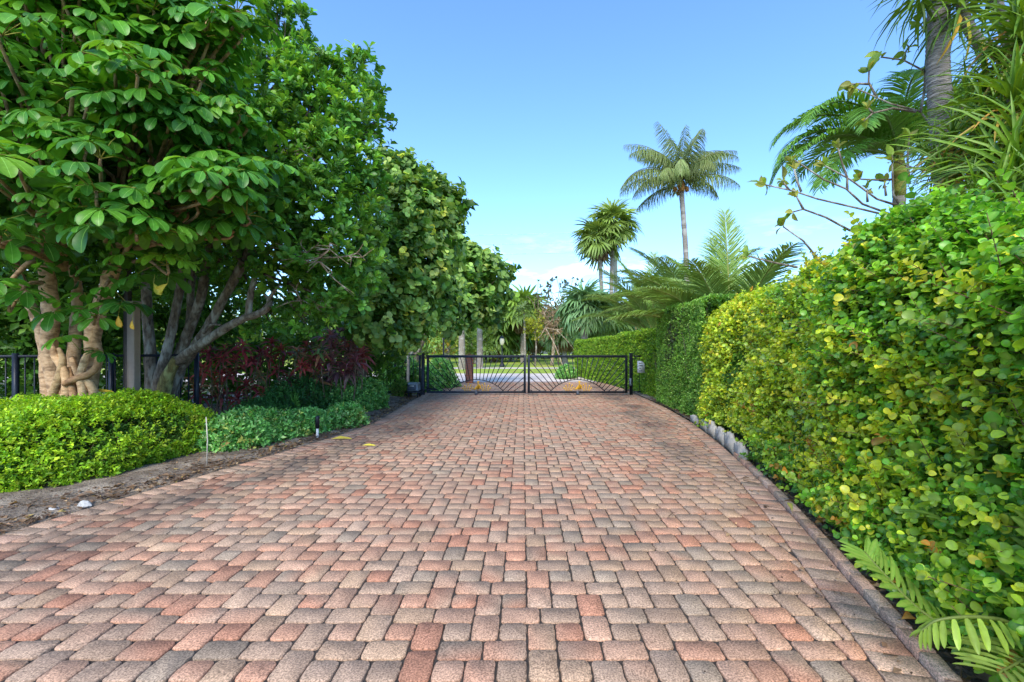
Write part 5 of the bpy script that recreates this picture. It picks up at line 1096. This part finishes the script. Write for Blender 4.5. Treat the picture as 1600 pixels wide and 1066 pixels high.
def cyc(label, P, ll, nl, col, lw, hang=.1, vee=.2):
    P = smooth(np.array(P, float), 8); g = Geo(); n = len(P); tt = np.linspace(0, 1, n); g.tube(P, .009 * (1 - .7 * tt) + .002, 5, (.20, .26, .06), cap=False)
    d = unit(np.gradient(P, axis=0)); tl = np.linspace(.22, .99, nl); A, S_, Q, R_ = [], [], [], []
    for sg in (-1, 1):
        for q in tl:
            p = np.array([np.interp(q, tt, P[:, k]) for k in range(3)]); dd = unit(np.array([np.interp(q, tt, d[:, k]) for k in range(3)])); s = unit(np.cross(dd, [0, 0, 1.])); up = np.cross(s, dd)
            Q.append(p); A.append(sg * s + dd * (.35 + .6 * q ** 3) + up * vee + np.array([0, 0, -hang]) + rng.normal(0, .06, 3)); R_.append(up + rng.normal(0, .12, 3)); S_.append(ll * (1 - .45 * q ** 3) * (.75 + .5 * min(q * 1.6, 1)) * rng.uniform(.9, 1.1))
    S_ = np.array(S_); g.inst(T_BROAD, np.array(Q), frames(np.array(A), np.array(R_)), np.stack([S_ * lw, S_, S_], -1), np.array(col) * np.exp(rng.normal(0, .14, (len(Q), 1))), (.25, .34, .08)); return g.build('frond', GLOSS, t)
cyc('', [c, at(1552, 1022, 2.15), at(1440, 955, 2.30), at(1375, 890, 2.42), at(1350, 862, 2.5)], .18, 20, (.17, .34, .045), .68)
cyc('', [c, at(1600, 985, 2.0), at(1540, 965, 1.98), at(1470, 968, 2.0), at(1440, 985, 2.02)], .125, 13, (.30, .44, .05), .85, .7, -.1)
cyc('', [c, at(1590, 930, 2.35), at(1520, 850, 2.5), at(1470, 810, 2.6), at(1440, 800, 2.7)], .17, 16, (.08, .19, .03), .7)
cyc('', [c, at(1620, 900, 2.3), at(1580, 830, 2.4), at(1545, 770, 2.5)], .17, 15, (.08, .19, .03), .7)
cyc('', [c, at(1640, 1000, 2.0), at(1600, 1030, 1.9), at(1560, 1052, 1.85)], .2, 13, (.24, .36, .07), .6)
cyc('', [c, at(1680, 960, 2.0), at(1640, 880, 2.0), at(1610, 820, 2.05)], .17, 11, (.10, .2, .03), 1.2)
g = Geo(); g.lathe([(0, -.05), (.09, -.03), (.10, .03), (.06, .09), (0, .11)], (c[0], c[1], 0), 10, (.8, .6, .45)); g.build('stem', BARK, t)
# broad leaved sapling behind it in the hedge gap
t = thing('broad_leaved_sapling', 'large plain pointed leaves poking through the hedge gap at the right', 'plant', (2.95, 2.75, 0))
g = Geo(); gs = Geo()
for (u, v, Y, e, s) in ((1528, 705, 2.72, (-.5, -.4, .35), .16), (1545, 695, 2.7, (.1, -.3, .8), .16), (1565, 690, 2.7, (.3, -.4, .6), .15), (1600, 715, 2.6, (.6, -.3, .3), .16)):
    p = at(u, v, Y); g.inst(T_OVAL, p[None], frames(np.array([e]), np.array([[0., -.8, .6]])), np.array([s]), np.array([(.05, .16, .03)]), (.2, .3, .08)); b = np.array([2.95, 2.75, -.02]); gs.tube([b, (b + p) / 2, p], [.006, .005, .003], 5, sub=3)
gs.build('stems', BARK, t); g.build('foliage', GLOSS, t)

# ================================================================== SMALL THINGS
# scalloped garden edging beside the right kerb
for k, (u, v) in enumerate(((1161, 716), (1147, 702), (1131, 690), (1117, 679), (1101, 671), (1082, 660))):
    Y = 1130 / (v - 543); c = np.array([fX(RI, Y) + .27, Y]); s = (fX(RI, Y + .2) - fX(RI, Y - .2)) / .4; d = np.array([s, 1.]) / math.hypot(1, s)
    w_, hh_ = .57, (.24, .27, .25, .26, .2, .16)[k]
    A_ = c - d * w_ / 2
    g = Geo(); pl = [(0, -.05), (w_ - .02, -.05)]
    for q in range(4): pl += [((w_ - .02) * (1 - (q + f_) / 4), hh_ * (.62 + .38 * math.sin(PI * (q + .5) / 4)) * (.82 + .18 * math.sin(PI * f_))) for f_ in (0.02, .25, .5, .75, .98)]
    n_ = len(pl); nr = np.array([d[1], -d[0]]); V = []
    for off in (0, .055):
        for (a, z) in pl: q = A_ + d * a + nr * off; V.append((q[0], q[1], z))
    fcs = list(range(n_)) + list(range(2 * n_ - 1, n_ - 1, -1)); sz = [n_, n_]
    for i in range(n_): fcs += [i, n_ + i, n_ + (i + 1) % n_, (i + 1) % n_]; sz.append(4)
    g.raw(V, fcs, sz, (1, 1, 1)); lab = ('scalloped pale concrete edging block, the nearest in the short row', 'scalloped pale edging block, second from the near end of the row', 'scalloped pale edging block, third from the near end of the row', 'scalloped pale edging block, fourth from the near end of the row', 'low pale edging block under the hedge, fifth from the near end', 'low pale edging block under the hedge, farthest toward the gate')[k]
    tag(g.build('edging_block', CONC, None, False, loc=(c[0], c[1], 0)), lab, 'garden edging', 'concrete edging along the right kerb')
# stake, sprinkler riser
p = at(323, 727, 6.2); y = 1130 / (727 - 543); x = (323 - VX) * y / F
g = Geo(); g.tube([(x, y, -.05), (x + .01, y, .34), (x - .015, y + .01, .64)], [.008, .007, .0065], 8); tag(g.build('stake', CONC, loc=(x, y, 0)), 'thin white stake in front of the clipped shrub', 'stake')
y = 1130 / (684 - 543); x = (496 - VX) * y / F
t = thing('sprinkler_riser', 'white sprinkler riser with a black head in the low shrubs', 'sprinkler', (x, y, 0))
g = Geo(); g.tube([(x, y, -.05), (x, y, .17)], .021, 10); g.build('riser', WHITEP, t)
g = Geo(); g.lathe([(.0, .165), (.036, .165), (.036, .36), (.03, .375), (0, .378)], (x, y, 0), 12); g.build('head', BLACK, t)
# stones, fallen leaves
def stone(u, v, r, lab, zk=.6):
    Y = 1130 / (v - 543); x = (u - VX) * Y / F; g = Geo(); n = 9; V = rnd(60); V = V * (1 + .18 * vnoise(V, 1.3, int(u)))[:, None] * np.array([1, .8, zk]) * r + np.array([x, Y, r * zk * .5])
    import bmesh
    bm = bmesh.new(); [bm.verts.new(q) for q in V - np.array([x, Y, 0])]; bmesh.ops.convex_hull(bm, input=bm.verts[:])
    for vv in [q for q in bm.verts if not q.link_faces]: bm.verts.remove(vv)
    me = bpy.data.meshes.new('stone'); bm.to_mesh(me); bm.free(); me.materials.append(STONE); o = bpy.data.objects.new('stone', me); COL.objects.link(o); o.location = (x, Y, 0); tag(o, lab, 'stone', 'white stones on the soil bed')
stone(133, 791, .06, 'larger white stone lying on the soil at the paving edge')
stone(84, 797, .045, 'smaller white stone lying on the soil by the clipped shrub', .5)
def fallen(u, v, s, col, lab, az, el=.1, z=.012, Y=None, T=T_OBOV, lift=.5, grp='fallen leaves'):
    Y = Y or 1130 / (v - 543); x = (u - VX) * Y / F; p = np.array([x, Y, z]); g = Geo()
    ax = np.array([math.cos(az), math.sin(az), el]); st = p - unit(ax) * s * .5; st[2] = max(st[2], z)
    g.inst(T, st[None], frames(ax[None], np.array([[0, -lift, 1.]])), np.array([s]), np.array([col]), (.5, .35, .1)); g.tube([st, st - unit(ax) * s * .25 + [0, 0, .004]], .0025, 4, (.4, .25, .1)); tag(g.build('fallen_leaf', DRY, loc=(x, Y, 0)), lab, 'leaf', grp)
fallen(350, 708, .20, (.42, .25, .10), 'tan dry leaf standing on edge beside the clipped shrub', .9, .9, .05, lift=1.2)
fallen(381, 697, .18, (.46, .26, .06), 'curled orange leaf at the foot of the low shrubs', .6, .7, .05, lift=1.2)
fallen(553, 643, .28, (.55, .24, .07), 'orange dry leaf leaning on the rounded shrub', 2.3, .6, .1, lift=1.0)
fallen(560, 650, .22, (.40, .22, .10), 'brown dry leaf on the soil under the rounded shrub', .2, .1, .05)
fallen(424, 707, .16, (.20, .09, .05), 'dark brown leaf on the bed edge', 1.9, .5, .03, lift=1)
fallen(158, 613, .34, (.80, .50, .02), 'bright yellow leaf lying on top of the clipped shrub', .15, .05, .90, Y=6.9, T=T_FLAT, lift=.6)
fallen(534, 687, .34, (.62, .50, .05), 'long yellow leaf across the left paving edge', .35, 0, .02, T=T_FLAT)
fallen(577, 697, .22, (.70, .60, .05), 'yellow leaf lying flat on the pavers', .1, 0, .012, T=T_FLAT)
fallen(1418, 985, .10, (.55, .20, .03), 'orange leaf on the kerb under the cycad frond', .3, .1, .07)
fallen(1235, 805, .10, (.20, .26, .05), 'green weed like leaf in the right kerb joint', 1.4, .8, .05)
# leaf litter and twigs on both beds
def litter(name, n, fx, y0, y1, pal, wts, s0, twigs):
    y = rng.uniform(y0, y1, n); x = fx(y); g = Geo(); pz = rng.uniform(.0, .03, n)
    a = rng.uniform(0, 6.28, n); ax = np.stack([np.cos(a), np.sin(a), rng.normal(0, .2, n)], -1)
    g.inst(T_OVAL2, np.stack([x, y, pz], -1), frames(ax, np.array([0, 0, 1.]) + .5 * rnd(n)), s0 * np.exp(rng.normal(0, .4, n)), pick(pal, wts, n, .3))
    for k in range(twigs):
        i = rng.integers(n); b = np.array([x[i], y[i], pz[i] + .01]); d = np.array([math.cos(a[i]), math.sin(a[i]), rng.normal(0, .1)]) * rng.uniform(.05, .25); g.tube([b, b + d * .5 + rnd(1)[0] * .01, b + d], [.004, .003, .002], 3, (.16, .10, .06), cap=False)
    tag(g.build(name, DRY), kind='stuff')
LP = [(.17, .10, .06), (.26, .16, .09), (.10, .065, .045), (.36, .24, .13), (.42, .30, .10)]
litter('leaf_litter', 5200, lambda y: fX(LI, y) - .26 - rng.exponential(.55, len(y)), 3.6, 15, LP, [3, 3, 2, 1.5, .4], .045, 320)
litter('leaf_litter', 3600, lambda y: fX(RI, y) + .33 + rng.exponential(.16, len(y)), 1.2, 14, LP, [3, 2.5, 3, 1, .3], .035, 300)
litter('paving_debris', 420, lambda y: np.where(rng.random(len(y)) < .5, fX(LI, y) - .2 + rng.exponential(.4, len(y)), fX(RI, y) + .2 - rng.exponential(.25, len(y))), 2.0, 15, LP, [3, 2, 2, 1, .4], .022, 60)
